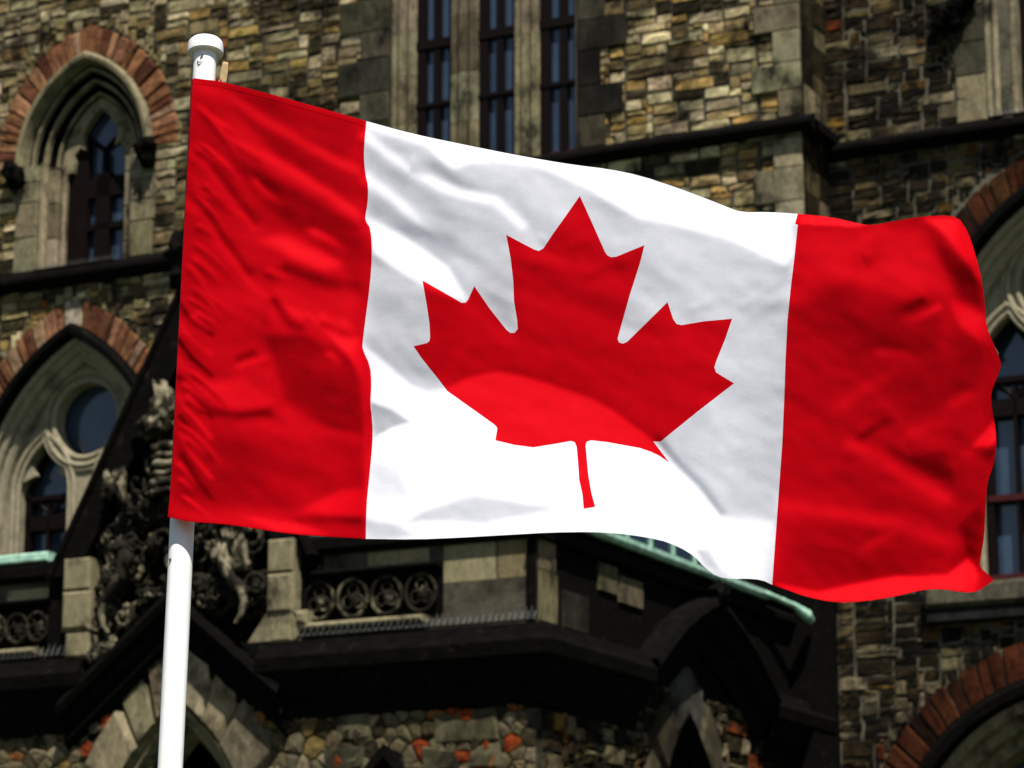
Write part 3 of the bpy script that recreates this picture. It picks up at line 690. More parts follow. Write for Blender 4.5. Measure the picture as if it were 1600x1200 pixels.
mb = MB()
for (p0, z0), (p1, z1) in zip(CP, CP[1:]): mb.loft([(-1.35, -p0, 6.86+z0), (-1.35, -p1, 6.86+z1)], [(.85, -p0, 6.86+z0), (.85, -p1, 6.86+z1)], (.02,)*3)
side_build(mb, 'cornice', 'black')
mb = MB(); mb.box(-8.1, .85, -.10, .3, 7.92, 8.10, (.02,)*3, .05); side_build(mb, 'eaves', 'black')
# copper roof with its gutters
mb = MB()
def roof(mb):
    a = [(-4.4, -PW+.42, 8.26), (PU+.1, -PW+.42, 8.26), (PU+.1, .85, 8.26), (-4.4, .85, 8.26)]
    b = [(-4.4, -PW+1.6, 8.29), (PU-1.0, -PW+1.6, 8.72), (PU-1.0, .85, 8.72), (-4.4, .85, 8.29)]
    mb.add(a+b, [(0, 1, 5, 4), (1, 2, 6, 5), (4, 5, 6, 7)])
    for k in range(9):
        y = -PW+1.7+k*.75; mb.box(PU-1.0, PU+.08, y, y+.03, 8.27, 8.3)
roof(mb); rf = mb.build('roof', M['copper_dark'], B); tag(rf, 'low green copper roof of the porch')
GP = [(0, .0), (.12, -.01), (.17, .06), (.17, .15), (.13, .17), (.11, .12), (.02, .12)]
mb = MB(); mb.box(-4.6, GX-2.05, -PW-.10, -PW+.35, 8.17, 8.29, (.3,)*3, .02); mb.build('gutter', M['copper'], rf)
mb = MB()
GQ = [(p*.7, z*.62+.05) for p, z in GP]
mb.loft([(PU+.06+p, -PW-.25, 8.11+z) for p, z in GQ], [(PU+.06+p, -1.1, 8.11+z) for p, z in GQ])
mb.loft([(1.3, -PW-.03-p*.5, 8.11+z) for p, z in GQ], [(PU+.2, -PW-.03-p*.5, 8.11+z) for p, z in GQ]); mb.build('gutter', M['copper'], rf)
mb = MB(); mb.tube([(PU+.14, -1.5, 8.22), (PU+.18, -1.0, 8.20), (PU+.28, -.5, 8.14), (PU+.36, -.28, 8.04), (PU+.36, -.12, 7.98)], [.035, .04, .045, .085, .06], 10); mb.build('spout', M['copper'], rf, True)
mb = MB()                                                        # lantern light behind the gutter
for k in range(8): mb.box(PU-.9, PU-.86, -PW+1.5+k*.75, -PW+1.54+k*.75, 8.66, 9.35)
mb.box(PU-.92, PU-.84, -PW+1.5, -1.2, 9.33, 9.4); mb.build('glazing_bar', M['copper'], rf)
mb = MB(); mb.box(PU-1.6, PU-.9, -PW+1.5, -1.2, 8.6, 9.34); mb.build('skylight', M['glass'], rf)
# rest of the building's body, so that it stands on the ground
mb = MB(); mb.box(-12.6, BAY-.02, .9, 9, 0, 20.5); mb.box(BAY-.02, 9.9, 1.8, 9, 0, 20.5); mb.box(-12.6, BAY-.05, .0, .9, 0, 8.7); mb.box(BAY-.05, 9.9, .92, 1.8, 0, 3.2)
mb.box(-4.19, PU-.02, -PW+.02, -PW+.48, 0, 2.98); mb.box(PU-.45, PU-.02, -PW+.5, .85, 0, 2.98); mb.box(-4.2, -3.9, -PW+.5, 0, 0, 8.1)
mb.build('wall', M['black'], B)

# ------------------------------------------------------------------ bird spikes on the ledges
def spikes(label, x0, x1, y, z, h, step, lean, wr_=.006, two=True):
    t = empty('bird_spike_strip', B.matrix_basis @ Vector(((x0+x1)/2, y, z)), -TH)
    t.location = Matrix.Translation((0, 44, 0)) @ Matrix.Rotation(-TH, 4, 'Z') @ Vector(((x0+x1)/2, y, z))
    tag(t, label, 'bird spikes', 'bird spike strips on the ledges'); L = (x1-x0)/2
    mb = MB(); mb.box(-L, L, -.03, .03, -.005, .012); mb.build('base', M['black'], t)
    mb = MB(); n = int((x1-x0)/step); r = random.Random(n)
    for k in range(n+1):
        x = -L+k*step; mb.tube([(x, 0, 0), (x+lean+r.uniform(-.012, .012), -.02, h*r.uniform(.85, 1.05))], wr_, 4)
        if two: mb.tube([(x+step*.4, .02, 0), (x+step*.4-lean*.2+r.uniform(-.01, .01), .10, h*.8)], wr_*.7, 4)
    mb.build('spike', M['wire'], t)
spikes('long bird spike strip on the porch cornice under the frieze', 1.05, 4.5, -PW-.22, 6.90, .15, .085, .05)
spikes('bird spike strip on the porch cornice left of the flagpole', -4.0, -1.98, -PW-.22, 6.90, .15, .085, .05, .005)
spikes('bird spike strip on the ledge below the upper left lancet window', -8.8, -7.2, -.16, 14.74, .09, .06, .02, .004)
spikes('bird spike strip on the ledge under the upper right window', 7.35, 9.5, .74, 15.24, .13, .075, .03, .006)

# ------------------------------------------------------------------ flagpole and flag (foreground)
def ray(x, y): return Vector((0, math.cos(PITCH), math.sin(PITCH)))+Vector((1, 0, 0))*((x-800)/F)+Vector((0, -math.sin(PITCH), math.cos(PITCH)))*((600-y)/F)
def at(x, y, d): return CAM+ray(x, y)*d
PT = at(319, 120, 6.72); PB = at(266, 1200, 6.10); pax = (PT-PB).normalized()
def on_pole(y): t = (1200-y)/1080.0; return PB.lerp(PT, t)
foot = PB-pax*(PB.z/pax.z)
pole = empty('flagpole', foot); tag(pole, 'white plastic pipe flagpole with round cap, holding the flag', 'flagpole')
def rel(pts, o): return [Vector(p)-o for p in pts]
top = on_pole(78); mb = MB(); N_ = 40; R_ = .0257
mb.tube(rel([foot.lerp(top, k/N_) for k in range(N_+1)], foot), R_, 28); mb.build('pole', M['pvc'], pole, True)
mb = MB(); c0 = on_pole(81)
prof = [(-.0005, .026), (0, .0385), (.0015, .0402), (.010, .0405), (.022, .0398), (.0285, .0385), (.0335, .034), (.0365, .026), (.0378, .013), (.038, .001)]
mb.tube(rel([c0+pax*a for a, b in prof], foot), [b for a, b in prof], 36); mb.build('end_cap', M['pvc'], pole, True)
pc = mb
def mark(mb, x, y, rx, ry, seed):
    c = on_pole(y); tocam = (CAM-c); tocam = (tocam-pax*tocam.dot(pax)).normalized(); right = pax.cross(tocam).normalized(); P = []
    base = at(x, y, (c-CAM).dot(Vector((0, math.cos(PITCH), math.sin(PITCH))))) 
    off = (base-c).dot(right); sgn = math.sqrt(max(R_*R_-off*off, 0))
    ctr = c+right*off+tocam*(sgn+.0012); r = random.Random(seed); s = 6.4/F
    for k in range(12):
        a = 2*math.pi*k/12; q_ = r.uniform(.7, 1.2); P.append(ctr+right*(rx*s*q_*math.cos(a))+pax*(ry*s*q_*math.sin(a))-tocam*.0)
    P = [p-foot for p in P]; Q = [p-tocam*.002 for p in P]
    mb.add(P, [tuple(range(12))]); mb.loft(P, Q, closed=True)
mb = MB(); mark(mb, 315.5, 94, 2.0, 4.0, 1); mark(mb, 313.5, 97, 1.3, 2.2, 2); mark(mb, 308.5, 103, 1.2, 3.2, 3); mark(mb, 311, 108, 2.4, 1.3, 4); mark(mb, 313.8, 105, .9, 2.6, 5); mark(mb, 311, 103.5, 1.2, .9, 6); mb.build('scuff_mark', M['ink'], pole)
mb = MB(); mark(mb, 265.5, 901, 3.2, 3.4, 9); mb.build('screw_hole', M['ink'], pole)

# --- outlines, traced and lifted on to the cloth surface
TOP1 = [(302, 122), (345, 127), (400, 141), (460, 157), (520, 174), (572, 189)]
TOP2 = [(572, 189), (640, 208), (720, 225), (800, 241), (850, 250), (900, 258), (950, 264), (1000, 274), (1060, 294), (1100, 309), (1130, 321), (1158, 332), (1200, 331), (1247, 334)]
TOP3 = [(1247, 334), (1300, 339), (1345, 350), (1362, 352), (1400, 345), (1440, 338), (1485, 336), (1500, 343)]
FLY = [(1500, 343), (1513, 362), (1525, 400), (1535, 440), (1540, 490), (1542, 512), (1550, 532), (1560, 555), (1565, 570), (1557, 592), (1548, 615), (1550, 640), (1556, 670), (1557, 700), (1552, 728), (1543, 752), (1540, 790), (1538, 840), (1532, 872), (1531, 886), (1542, 896), (1553, 906)]
BOT3 = [(1553, 906), (1540, 916), (1526, 925), (1505, 926), (1470, 920), (1440, 922), (1400, 932), (1350, 940), (1305, 942), (1260, 933), (1230, 922), (1207, 914)]
BOT2 = [(1207, 914), (1190, 906), (1165, 904), (1145, 905), (1120, 901), (1100, 886), (1085, 869), (1060, 854), (1030, 843), (980, 835), (930, 831), (860, 832), (790, 836), (720, 840), (650, 843), (571, 842)]
BOT1 = [(571, 842), (520, 839), (470, 836), (430, 831), (380, 823), (340, 818), (300, 816), (262, 808)]
HOIST = [(262, 808), (266, 770), (271, 700), (274, 620), (278, 545), (283, 450), (287, 370), (292, 290), (296, 220), (299, 160), (302, 122)]
S1 = [(572, 189), (569, 222), (568, 245), (570, 270), (575, 292), (574, 318), (570, 338), (571, 346), (579, 358), (581, 400), (577, 450), (571, 495), (566, 535), (566, 546), (578, 572), (580, 600), (578, 630), (581, 655), (582, 680), (580, 710), (576, 750), (572, 790), (571, 842)]
S2 = [(1247, 334), (1243, 349), (1247, 351), (1242, 400), (1236, 450), (1231, 500), (1228, 560), (1226, 620), (1223, 690), (1218, 760), (1213, 830), (1207, 914)]
LEAF = [(906, 306), (925, 348), (945, 393), (949, 399), (955, 402), (963, 401), (1007, 383), (1000, 411), (984, 461), (965, 529), (967, 535), (973, 537), (980, 534), (1043, 472), (1052, 499), (1057, 506), (1065, 508), (1100, 502), (1144, 498), (1133, 530), (1120, 562), (1116, 574), (1119, 582), (1147, 599), (1090, 643), (1032, 690), (1021, 690), (1033, 706), (1046, 723), (1030, 712), (1017, 706), (1000, 700), (983, 697), (950, 691), (924, 688), (917, 690), (915, 696), (919, 740), (924, 770), (930, 792), (912, 795), (910, 772), (905, 750), (903, 720), (901, 698), (898, 691), (892, 689), (870, 693), (833, 699), (803, 695), (774, 688), (777, 670), (776, 667), (772, 663), (737, 638), (699, 611), (683, 590), (659, 560), (646, 541), (667, 536), (671, 533), (672, 527), (671, 505), (667, 478), (660, 438), (690, 455), (721, 473), (727, 473), (731, 469), (741, 447), (765, 482), (791, 515), (797, 520), (804, 520), (809, 514), (808, 500), (803, 470), (802, 440), (798, 405), (791, 367), (835, 390), (842, 392), (849, 388), (865, 364), (885, 336)]

# --- tilt of the cloth towards the sky, described fold by fold, then turned into a height field
GS = 2; gw, gh = 1600//GS, 1200//GS
YY, XX = np.mgrid[0:gh, 0:gw]; XX = XX*GS+GS/2.; YY = YY*GS+GS/2.
def inside(poly):
    m = np.zeros(XX.shape, bool); n = len(poly)
    for i in range(n):
        (x1, y1), (x2, y2) = poly[i], poly[(i+1) % n]
        if y1 == y2: continue
        c = ((y1 > YY) != (y2 > YY)) & (XX < (x2-x1)*(YY-y1)/(y2-y1)+x1); m ^= c
    return m.astype(float)
def blur(a, s):
    if s <= 0: return a
    s /= GS; r = max(1, int(3*s)); k = np.exp(-.5*(np.arange(-r, r+1)/s)**2); k /= k.sum()
    a = np.pad(a, r, mode='edge'); a = np.apply_along_axis(lambda v: np.convolve(v, k, 'valid'), 0, a); return np.apply_along_axis(lambda v: np.convolve(v, k, 'valid'), 1, a)
def dist(line):
    d = np.full(XX.shape, 1e9)
    for (x1, y1), (x2, y2) in zip(line, line[1:]):
        L = (x2-x1)**2+(y2-y1)**2; t = np.clip(((XX-x1)*(x2-x1)+(YY-y1)*(y2-y1))/L, 0, 1)
        d = np.minimum(d, np.hypot(XX-x1-t*(x2-x1), YY-y1-t*(y2-y1)))
    return d
G = np.full(XX.shape, .12)
def area(val, poly, s=8):
    global G
    m = blur(inside(poly), s*.6); G = G*(1-m)+val*m
def line(val, pts, wd, taper=False):
    wd *= .75; xs = [p[0] for p in pts]; ys = [p[1] for p in pts]; mg = 3.5*wd
    i0, i1 = max(0, int((min(xs)-mg)/GS)), min(gw, int((max(xs)+mg)/GS)+1); j0, j1 = max(0, int((min(ys)-mg)/GS)), min(gh, int((max(ys)+mg)/GS)+1)
    X, Y = XX[j0:j1, i0:i1], YY[j0:j1, i0:i1]; d = np.full(X.shape, 1e9); tt = np.zeros(X.shape); n = len(pts)-1
    for k, ((x1, y1), (x2, y2)) in enumerate(zip(pts, pts[1:])):
        L = (x2-x1)**2+(y2-y1)**2; t = np.clip(((X-x1)*(x2-x1)+(Y-y1)*(y2-y1))/L, 0, 1)
        dd = np.hypot(X-x1-t*(x2-x1), Y-y1-t*(y2-y1)); c = dd < d; d = np.where(c, dd, d); tt = np.where(c, (k+t)/n, tt)
    m = np.exp(-.5*(d/wd)**2)
    if taper: m = m*np.clip(1.15*(1-tt)**.8*np.clip(tt*6+.25, 0, 1), 0, 1)
    G[j0:j1, i0:i1] = G[j0:j1, i0:i1]*(1-m)+val*m
HI, LO = .85, -.12
# hoist band
area(.33, [(250, 100), (580, 180), (585, 850), (250, 820)], 10)
area(.16, [(345, 130), (572, 190), (575, 335), (520, 300), (440, 250), (380, 190)], 10)
line(0.42, [(302, 131), (355, 149), (407, 184), (460, 215), (516, 247), (568, 270)], 9)
line(0.12, [(322, 178), (345, 207), (372, 230), (400, 245)], 9)
line(0.12, [(440, 235), (520, 282), (572, 312)], 12)
line(0.50, [(330, 188), (369, 219), (418, 247), (460, 271), (516, 306), (572, 345)], 8)
area(.08, [(350, 235), (430, 275), (570, 355), (577, 440), (545, 430), (500, 380), (440, 350), (400, 300)], 12)
line(0.48, [(295, 236), (327, 264), (348, 296), (383, 338), (397, 355)], 7)
line(0.17, [(335, 258), (362, 296), (400, 345)], 8)
line(0.50, [(288, 317), (320, 338), (341, 373), (372, 415), (397, 450), (441, 480), (470, 492)], 8)
line(0.17, [(325, 330), (350, 370), (390, 425)], 7)
area(.60, [(400, 375), (446, 366), (535, 414), (502, 424), (455, 400)], 9)
line(0.07, [(450, 420), (510, 440), (560, 445)], 12)
line(0.10, [(430, 470), (452, 505), (470, 512)], 8)
area(.75, [(470, 482), (515, 510), (560, 528), (578, 560), (581, 612), (566, 590), (545, 558), (515, 525)], 6)
area(.09, [(415, 525), (470, 520), (543, 556), (565, 590), (580, 630), (576, 680), (507, 668), (445, 625)], 9)
area(.55, [(312, 606), (371, 588), (436, 628), (389, 648), (323, 630)], 9)
line(0.12, [(318, 640), (370, 650), (420, 645)], 8)
line(0.50, [(375, 572), (390, 566), (412, 560)], 6); line(0.12, [(372, 560), (395, 552)], 6)
area(.20, [(275, 670), (560, 690), (578, 760), (520, 775), (460, 800), (270, 790)], 14)
for k in range(9): line(.45 if k % 2 else .08, [(276+k, 470+k*30), (300, 500+k*30), (330, 522+k*32)], 4.5)
area(.62, [(470, 798), (529, 768), (577, 762), (573, 806), (520, 806)], 7); line(0.14, [(468, 812), (520, 812), (570, 815)], 7)
area(.62, [(378, 806), (463, 817), (514, 836), (433, 832)], 5)
def crease(b, d, pts, wd):
    line(d, [(x-1, y+wd*1.2) for x, y in pts], wd*1.1, True); line(b, [(x, y-wd*.3) for x, y in pts], wd*.85, True)
def arc(x0, y0, L, a, bend, n=6):
    P = [(x0, y0)]
    for k in range(n): a_ = a+bend*(k/n-.3); P.append((P[-1][0]+L/n*math.cos(a_), P[-1][1]+L/n*math.sin(a_)))
    return P
# short fine creases fanning out from the hoist, and small ones across the cloth
rc = random.Random(12)
for k in range(30):
    y0 = rc.uniform(140, 790); x0 = 300-.05*(y0-130)+rc.uniform(0, 25); L = rc.uniform(25, 85); a = math.radians(rc.uniform(28, 52))
    crease(rc.uniform(.46, .60), rc.uniform(.16, .24), arc(x0, y0, L*1.25, a, rc.uniform(.1, .6)), rc.uniform(3.2, 6))
for k in range(7):
    x0, y0 = rc.uniform(330, 540), rc.uniform(200, 780); L = rc.uniform(20, 60); a = math.radians(rc.uniform(5, 50))
    crease(rc.uniform(.42, .52), rc.uniform(.18, .24), arc(x0, y0, L*1.3, a, rc.uniform(-.5, .5)), rc.uniform(5, 9))
# white panel
area(.45, [(572, 180), (1250, 330), (1205, 920), (570, 850)], 10)
area(.41, [(575, 205), (900, 300), (1240, 400), (1215, 800), (1130, 800), (1020, 690), (700, 590), (575, 560)], 20)
area(.85, [(572, 186), (800, 236), (950, 258), (1160, 325), (1250, 326), (1244, 400), (1225, 415), (1140, 372), (1060, 352), (1000, 342), (930, 300), (850, 262), (770, 250), (735, 254), (706, 266), (668, 228), (620, 214), (572, 198)], 7)
line(.32, [(600, 222), (640, 240), (690, 268), (740, 300)], 9)
line(.75, [(571, 211), (602, 240), (655, 275), (718, 303), (774, 313), (816, 352)], 8)
line(.30, [(572, 240), (640, 290), (700, 335), (790, 372)], 12)
line(.75, [(575, 280), (620, 313), (668, 364)], 9)
line(.30, [(575, 318), (620, 345), (700, 378), (795, 450)], 12)
area(.95, [(572, 338), (637, 375), (700, 418), (728, 470), (690, 458), (650, 440), (585, 395)], 7)
area(.42, [(572, 430), (655, 440), (672, 525), (645, 605), (600, 560), (569, 535)], 12)
area(.30, [(745, 450), (800, 470), (800, 515), (770, 480)], 8)
# the lower belly of the cloth, swung out towards the viewer
BEL = [(568, 540), (600, 565), (640, 600), (668, 612), (699, 606), (737, 588), (777, 581), (817, 588), (870, 604), (923, 622), (955, 640), (990, 665), (1021, 690), (1050, 720), (1083, 751), (1117, 788), (1150, 850), (1110, 890), (1060, 856), (980, 838), (860, 836), (720, 844), (571, 846)]
area(.80, BEL, 5)
area(.36, [(640, 574), (676, 572), (690, 596), (668, 604)], 5)
area(.36, [(579, 628), (612, 640), (640, 659), (612, 668), (584, 684)], 3)
area(.6, [(578, 718), (620, 735), (645, 778), (576, 772)], 9)
area(.50, [(572, 812), (622, 820), (652, 838), (571, 846)], 5)
area(.50, [(622, 822), (640, 812), (668, 797), (737, 775), (800, 783), (865, 796), (763, 816), (660, 814)], 5)
line(.2, [(1030, 684), (1060, 722), (1092, 752), (1128, 800)], 7)
area(.72, [(1130, 808), (1216, 815), (1208, 915), (1150, 906), (1110, 880)], 8)
area(.4, [(1086, 857), (1108, 858), (1124, 890), (1104, 888)], 4)
line(.5, [(1215, 455), (1236, 450), (1290, 425), (1315, 400)], 6)
# fly band
area(.11, [(1243, 350), (1360, 353), (1520, 360), (1560, 570), (1540, 910), (1207, 912), (1225, 620)], 8)
area(.36, [(1247, 352), (1380, 356), (1450, 362), (1470, 420), (1480, 460), (1400, 470), (1330, 440), (1245, 440)], 14)
area(.85, [(1245, 330), (1300, 336), (1362, 350), (1340, 354), (1244, 350)], 3)
area(.70, [(1440, 340), (1500, 340), (1530, 400), (1536, 450), (1500, 395), (1470, 360)], 7)
area(-.05, [(1463, 375), (1520, 419), (1536, 478), (1500, 466), (1478, 420)], 8)
area(.55, [(1486, 468), (1538, 493), (1540, 536), (1500, 512)], 8)
line(.45, [(1412, 508), (1440, 494), (1466, 480)], 7); line(-.05, [(1400, 490), (1440, 472)], 8)
area(.02, [(1300, 455), (1450, 500), (1500, 540), (1545, 560), (1545, 620), (1480, 640), (1350, 590), (1240, 500)], 22)
area(-.08, [(1330, 690), (1375, 655), (1420, 650), (1380, 668), (1345, 690)], 6)
line(.34, [(1330, 695), (1375, 715), (1420, 745), (1475, 778)], 12)
area(-.06, [(1384, 700), (1480, 702), (1495, 765), (1440, 735)], 8)
area(.75, [(1517, 702), (1556, 655), (1558, 690), (1545, 700)], 5)
line(.0, [(1500, 715), (1530, 705), (1550, 708)], 7)
line(.32, [(1225, 790), (1290, 800), (1400, 815), (1490, 850)], 14)
area(.03, [(1240, 845), (1330, 860), (1420, 855), (1490, 880), (1390, 900), (1290, 915)], 12)
area(.80, [(1207, 910), (1279, 925), (1348, 910), (1396, 901), (1480, 898), (1512, 872), (1530, 892), (1527, 928), (1470, 924), (1400, 938), (1310, 948), (1240, 934)], 4)
area(-.06, [(1498, 822), (1515, 870), (1536, 872), (1542, 810), (1530, 790)], 6)
area(.15, [(1526, 926), (1554, 906), (1531, 888)], 3)
for k in range(14):
    x0, y0 = rc.uniform(590, 1180), rc.uniform(230, 560); L = rc.uniform(25, 90); a = math.radians(rc.uniform(10, 40) if x0 < 850 else rc.uniform(-35, 5))
    if G[int(y0/GS), int(x0/GS)] > .45 or G[int((y0+L*math.sin(a))/GS), int((x0+L*math.cos(a))/GS)] > .45: continue
    crease(rc.uniform(.42, .47), rc.uniform(.30, .34), arc(x0, y0, L*1.4, a, rc.uniform(-.5, .5)), rc.uniform(6, 12))
for k in range(9):
    x0, y0 = rc.uniform(1240, 1500), rc.uniform(370, 880); L = rc.uniform(30, 90); a = math.radians(rc.uniform(-40, 25))
    crease(rc.uniform(.22, .28), rc.uniform(.08, .13), arc(x0, y0, L*1.4, a, rc.uniform(-.5, .5)), rc.uniform(7, 13))
# integrate along the direction of the light (frequency domain, gently damped)
lx, ly = -.11, .994; pad = 180
hz = np.clip((590-XX)/15., 0, 1); G = np.clip((.18+(G-.18)*1.1)*(1-hz)+(.40+(G-.33)*1.25)*hz, -.2, 1.0)
Gp = np.pad(G-.18, pad, mode='edge'); Wn = np.ones(Gp.shape)
for ax_ in (0, 1):
    n_ = Gp.shape[ax_]; t_ = np.ones(n_); e = np.linspace(0, 1, pad); t_[:pad] = e; t_[-pad:] = e[::-1]; Wn *= (t_[:, None] if ax_ == 0 else t_[None, :])
Gp = Gp*Wn; ky = np.fft.fftfreq(Gp.shape[0], GS)*2*np.pi; kx = np.fft.fftfreq(Gp.shape[1], GS)*2*np.pi
KX, KY = np.meshgrid(kx, ky); kl = KX*lx+KY*ly; kp = -KX*ly+KY*lx
Dh = np.conj(1j*kl)*np.fft.fft2(Gp)/(kl**2+.05*kp**2+(1/330.)**2)
D = np.real(np.fft.ifft2(Dh))[pad:-pad, pad:-pad]
rn = np.random.RandomState(5)
def wr_noise(lam, an, amp):
    h = np.fft.fft2(rn.randn(gh, gw)); ky = np.fft.fftfreq(gh, GS); kx = np.fft.fftfreq(gw, GS); KX, KY = np.meshgrid(kx, ky)
    a = KX*.85+KY*.5; b = (-KX*.5+KY*.85)*1.0; k = np.hypot(a*an, b)*lam
    o_ = np.real(np.fft.ifft2(h*np.exp(-(k-1)**2*2.2)*(k > 0))); return o_/o_.std()*amp
D = D+wr_noise(90, 2.2, .45)+wr_noise(40, 1.6, .13)
D = D-D[int(600/GS), int(280/GS)]
print('cloth depth range px', D.min(), D.max())
fall = np.clip((XX-300)/120., 0, 1); fall = fall*fall*(3-2*fall)
hx = np.interp(-YY[:, 0], [-p[1] for p in HOIST], [p[0] for p in HOIST]); hcol = np.array([D[j, int(hx[j]/GS)+2] for j in range(gh)])
kk = np.exp(-.5*(np.arange(-40, 41)/16.)**2); hcol = np.convolve(np.pad(hcol, 40, mode='edge'), kk/kk.sum(), 'valid')
D = D-(hcol+4)[:, None]*np.exp(-np.clip(XX-hx[:, None], 0, None)/110.)
Dy0, Dx0 = np.gradient(D, GS)
def sample(A, x, y):
    fx = min(max(x/GS-.5, 0), gw-1.001); fy = min(max(y/GS-.5, 0), gh-1.001); i, j = int(fx), int(fy); a, b = fx-i, fy-j
    return A[j, i]*(1-a)*(1-b)+A[j, i+1]*a*(1-b)+A[j+1, i]*(1-a)*b+A[j+1, i+1]*a*b
PXM = 6.45/F
def base_depth(y): t = (1200-y)/1080.0; return 6.10+(6.72-6.10)*t - R_*1.15
def cloth_pt(x, y, lift=0): return at(x, y, base_depth(y) - .032 - lift - .35*max(D.max(), 0)*0 - sample(D, x, y)*PXM - .012)
flag = empty('flag', on_pole(808)); FO = Vector(flag.location)
tag(flag, 'red and white nylon maple leaf flag flying from the white pole', 'flag')
STEP = 4.0
def dens(P, closed=True, step=4.0):
    out = []; n = len(P)
    for i in range(n if closed else n-1):
        a, b = P[i], P[(i+1) % n]; m = max(1, int(math.hypot(b[0]-a[0], b[1]-a[1])/step))
        out += [(a[0]+(b[0]-a[0])*k/m, a[1]+(b[1]-a[1])*k/m) for k in range(m)]
    if not closed: out.append(P[-1])
    return out
def round_line(P, it=1):                                         # gently round an open polyline
    for _ in range(it):
        out = [P[0]]
        for a, b in zip(P, P[1:]): out += [(a[0]*.75+b[0]*.25, a[1]*.75+b[1]*.25), (a[0]*.25+b[0]*.75, a[1]*.25+b[1]*.75)]
        P = out+[P[-1]]
    return P
def cloth(name, outer, hole, mat, label=None, lift=0):
    o_ = dens(outer); V = [Vector(p) for p in o_]; n0 = len(V); edges = [(i, (i+1) % n0) for i in range(n0)]; n1 = 0
    if hole:
        h_ = dens(hole); V += [Vector(p) for p in h_]; n1 = len(h_); edges += [(n0+i, n0+(i+1) % n1) for i in range(n1)]
    m = inside(outer)
    if hole: m = m*(1-inside(hole))
    eroded = m.copy()
    eroded[1:] *= m[:-1]; eroded[:-1] *= m[1:]; eroded[:, 1:] *= m[:, :-1]; eroded[:, :-1] *= m[:, 1:]
    js, is_ = np.nonzero(eroded)
    rr = np.random.RandomState(1)
    for j, i in zip(js, is_): V.append(Vector((XX[j, i]+rr.uniform(-.5, .5), YY[j, i]+rr.uniform(-.5, .5))))
    v, e, f, _, _, _ = delaunay_2d_cdt(V, edges, [], 0, 1e-4)
    vx = np.array([(p.x, p.y) for p in v]); keep = []
    def pin(poly, c):
        r = np.zeros(len(c), bool); n = len(poly)
        for i in range(n):
            (x1, y1), (x2, y2) = poly[i], poly[(i+1) % n]
            if y1 == y2: continue
            r ^= ((y1 > c[:, 1]) != (y2 > c[:, 1])) & (c[:, 0] < (x2-x1)*(c[:, 1]-y1)/(y2-y1)+x1)
        return r
    cen = np.array([vx[list(t)].mean(0) for t in f]); ok = pin(outer, cen)
    if hole: ok &= ~pin(hole, cen)
    faces = []
    for t, k in zip(f, ok):
        if not k: continue
        a, b, c = (vx[i] for i in t[:3])
        faces.append(tuple(t) if (b[0]-a[0])*(c[1]-a[1])-(b[1]-a[1])*(c[0]-a[0]) < 0 else tuple(t)[::-1])
    pts = [cloth_pt(x, y, lift)-FO for x, y in vx]
    me = bpy.data.meshes.new(name); me.from_pydata(pts, [], faces); me.materials.append(mat)
    me.polygons.foreach_set('use_smooth', [True]*len(me.polygons)); me.update()
    nr = []
    R3 = Vector((1, 0, 0)); U3 = Vector((0, -math.sin(PITCH), math.cos(PITCH))); T3 = Vector((0, -math.cos(PITCH), -math.sin(PITCH)))
    for x, y in vx:
        gx = sample(Dx0, x, y); gy = sample(Dy0, x, y); nr.append((T3-R3*gx+U3*(gy)).normalized())
    me.normals_split_custom_set_from_vertices(nr)
    o = bpy.data.objects.new(name, me); COL.objects.link(o); o.parent = flag
    if label: o['label'] = label
    return o
S1r, S2r = round_line(S1), S2
top1, top2, top3 = round_line(TOP1), round_line(TOP2), round_line(TOP3); fly = round_line(FLY); bot1, bot2, bot3 = round_line(BOT1), round_line(BOT2), round_line(BOT3)
cloth('red_band', top1+S1r[1:]+bot1[1:]+round_line(HOIST)[1:-1], None, M['flag_red'], 'red band at the pole')
cloth('white_panel', top2+S2[1:]+bot2[1:]+S1r[::-1][1:-1], LEAF, M['flag_white'])
cloth('maple_leaf', LEAF, None, M['flag_red'], 'red eleven pointed leaf')
cloth('red_band', top3+fly[1:]+bot3[1:]+S2[::-1][1:-1], None, M['flag_red'], 'red band at the free end')
def strip(P, w_, shift=0):
    n = []
    for i in range(len(P)):
        a, b = P[max(i-1, 0)], P[min(i+1, len(P)-1)]; dx, dy = b[0]-a[0], b[1]-a[1]; l = math.hypot(dx, dy) or 1; n.append((-dy/l, dx/l))
    return [(p[0]+q_[0]*shift, p[1]+q_[1]*shift) for p, q_ in zip(P, n)], [(p[0]+q_[0]*(w_+shift), p[1]+q_[1]*(w_+shift)) for p, q_ in zip(P, n)]
def hem(name, P, w_, mat, shift=0, lift=.0008):
    a, b = strip(P, w_, shift); cloth(name, a+b[::-1], None, mat, None, lift)
hem('seam', S1r, 5, M['flag_red'], -.5); hem('seam', S2, -5, M['flag_red'], .5)
hem('hem', fly[2:-4], 11, M['flag_red'], 1.2); hem('hem', top2, 7, M['flag_white'], 1.2, .0003); hem('hem', top1, 7, M['flag_red'], 1.2); hem('hem', bot1, 7, M['flag_red'], 1.2); hem('hem', bot3[6:], 7, M['flag_red'], 1.2)
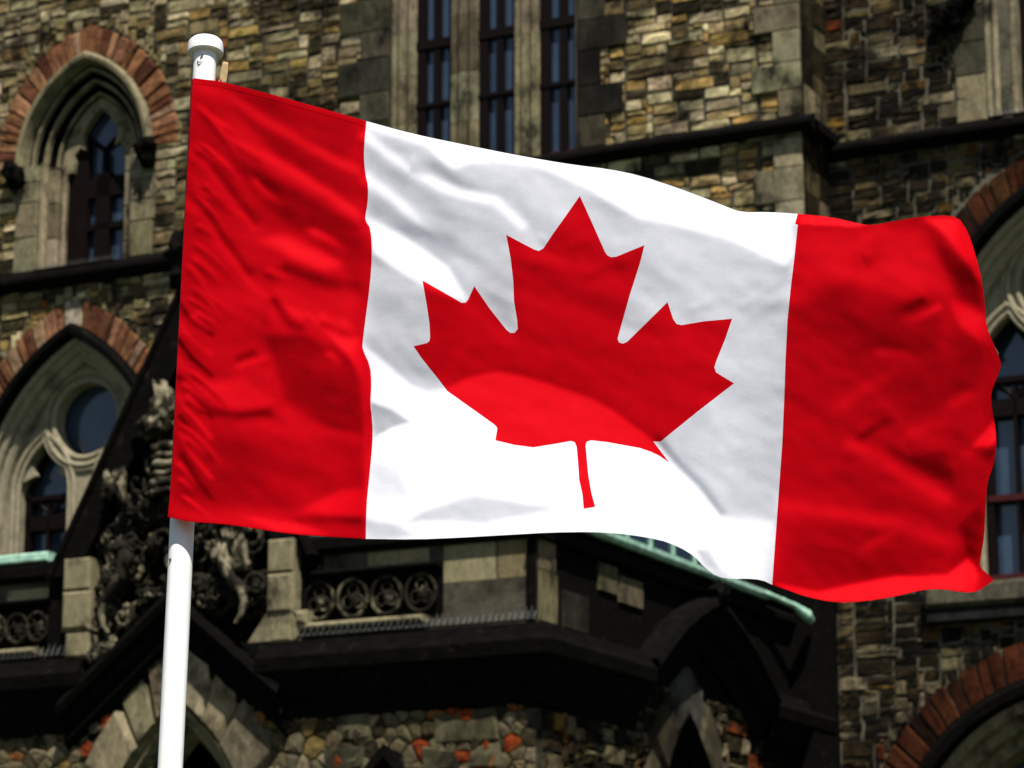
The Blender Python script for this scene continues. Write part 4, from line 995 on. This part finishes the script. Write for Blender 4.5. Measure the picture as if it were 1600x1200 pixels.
# sleeve that holds the flag to the pole, wrapped round the back
mb = MB(); A = []
ys = np.linspace(124, 806, 40); U3 = Vector((0, -math.sin(PITCH), math.cos(PITCH)))
rings = []
for y in ys:
    c = on_pole(y)-FO; xl = np.interp(-y, [-p[1] for p in HOIST], [p[0] for p in HOIST]); a0 = cloth_pt(xl, y)-FO
    b0 = cloth_pt(xl+44, y)-FO; ring = [a0]
    for t in np.linspace(math.pi, 2*math.pi, 9): ring.append(c+Vector((math.cos(t), -math.sin(t)*1.0, 0))*(R_*1.12))
    ring.append(b0); rings.append(ring)
for p, q_ in zip(rings, rings[1:]): mb.loft(p, q_)
mb.build('pole_sleeve', M['flag_red'], flag, True)

# ------------------------------------------------------------------ clothespin at the top hem
p0 = cloth_pt(345, 131)+Vector((0, .028, .004)); tp = at(352.5, 97.5, (p0-CAM).dot(Vector((0, math.cos(PITCH), math.sin(PITCH))))+.0)
pin = empty('clothespin', p0); tag(pin, 'small pale wooden clothespin gripping the top hem of the flag beside the pole', 'clothespin')
axd = (tp-p0).normalized(); sd = axd.cross((CAM-p0).normalized()).normalized(); fd = sd.cross(axd).normalized()
L = (tp-p0).length
for s_ in (-1, 1):
    mb = MB(); rings = []
    for t, wd, th_, off in ((-.8, .0045, .003, .0030), (-.2, .0058, .0042, .004), (.14, .0066, .0044, .0052), (.2, .0078, .0046, .0056), (.6, .0078, .0044, .0060), (.94, .0064, .0040, .0062), (1.0, .005, .003, .0062)):
        c = axd*(L*t)+fd*(s_*off*.8+.004); rings.append([c+sd*wd+fd*th_*.7, c-sd*wd+fd*th_*.7, c-sd*wd-fd*th_*.7, c+sd*wd-fd*th_*.7])
    for a, b in zip(rings, rings[1:]): mb.loft(a, b, closed=True)
    mb.add(rings[-1], [(0, 1, 2, 3)]); mb.add(rings[0], [(3, 2, 1, 0)]); mb.build('jaw', M['pine'], pin)
mb = MB()
mb.tube([axd*(L*.16)+fd*.004+sd*(-.0085+.0017*k/3)+fd*.003*math.cos(k*1.05)+axd*.003*math.sin(k*1.05) for k in range(31)], .0007, 5); mb.build('spring', M['steel'], pin)
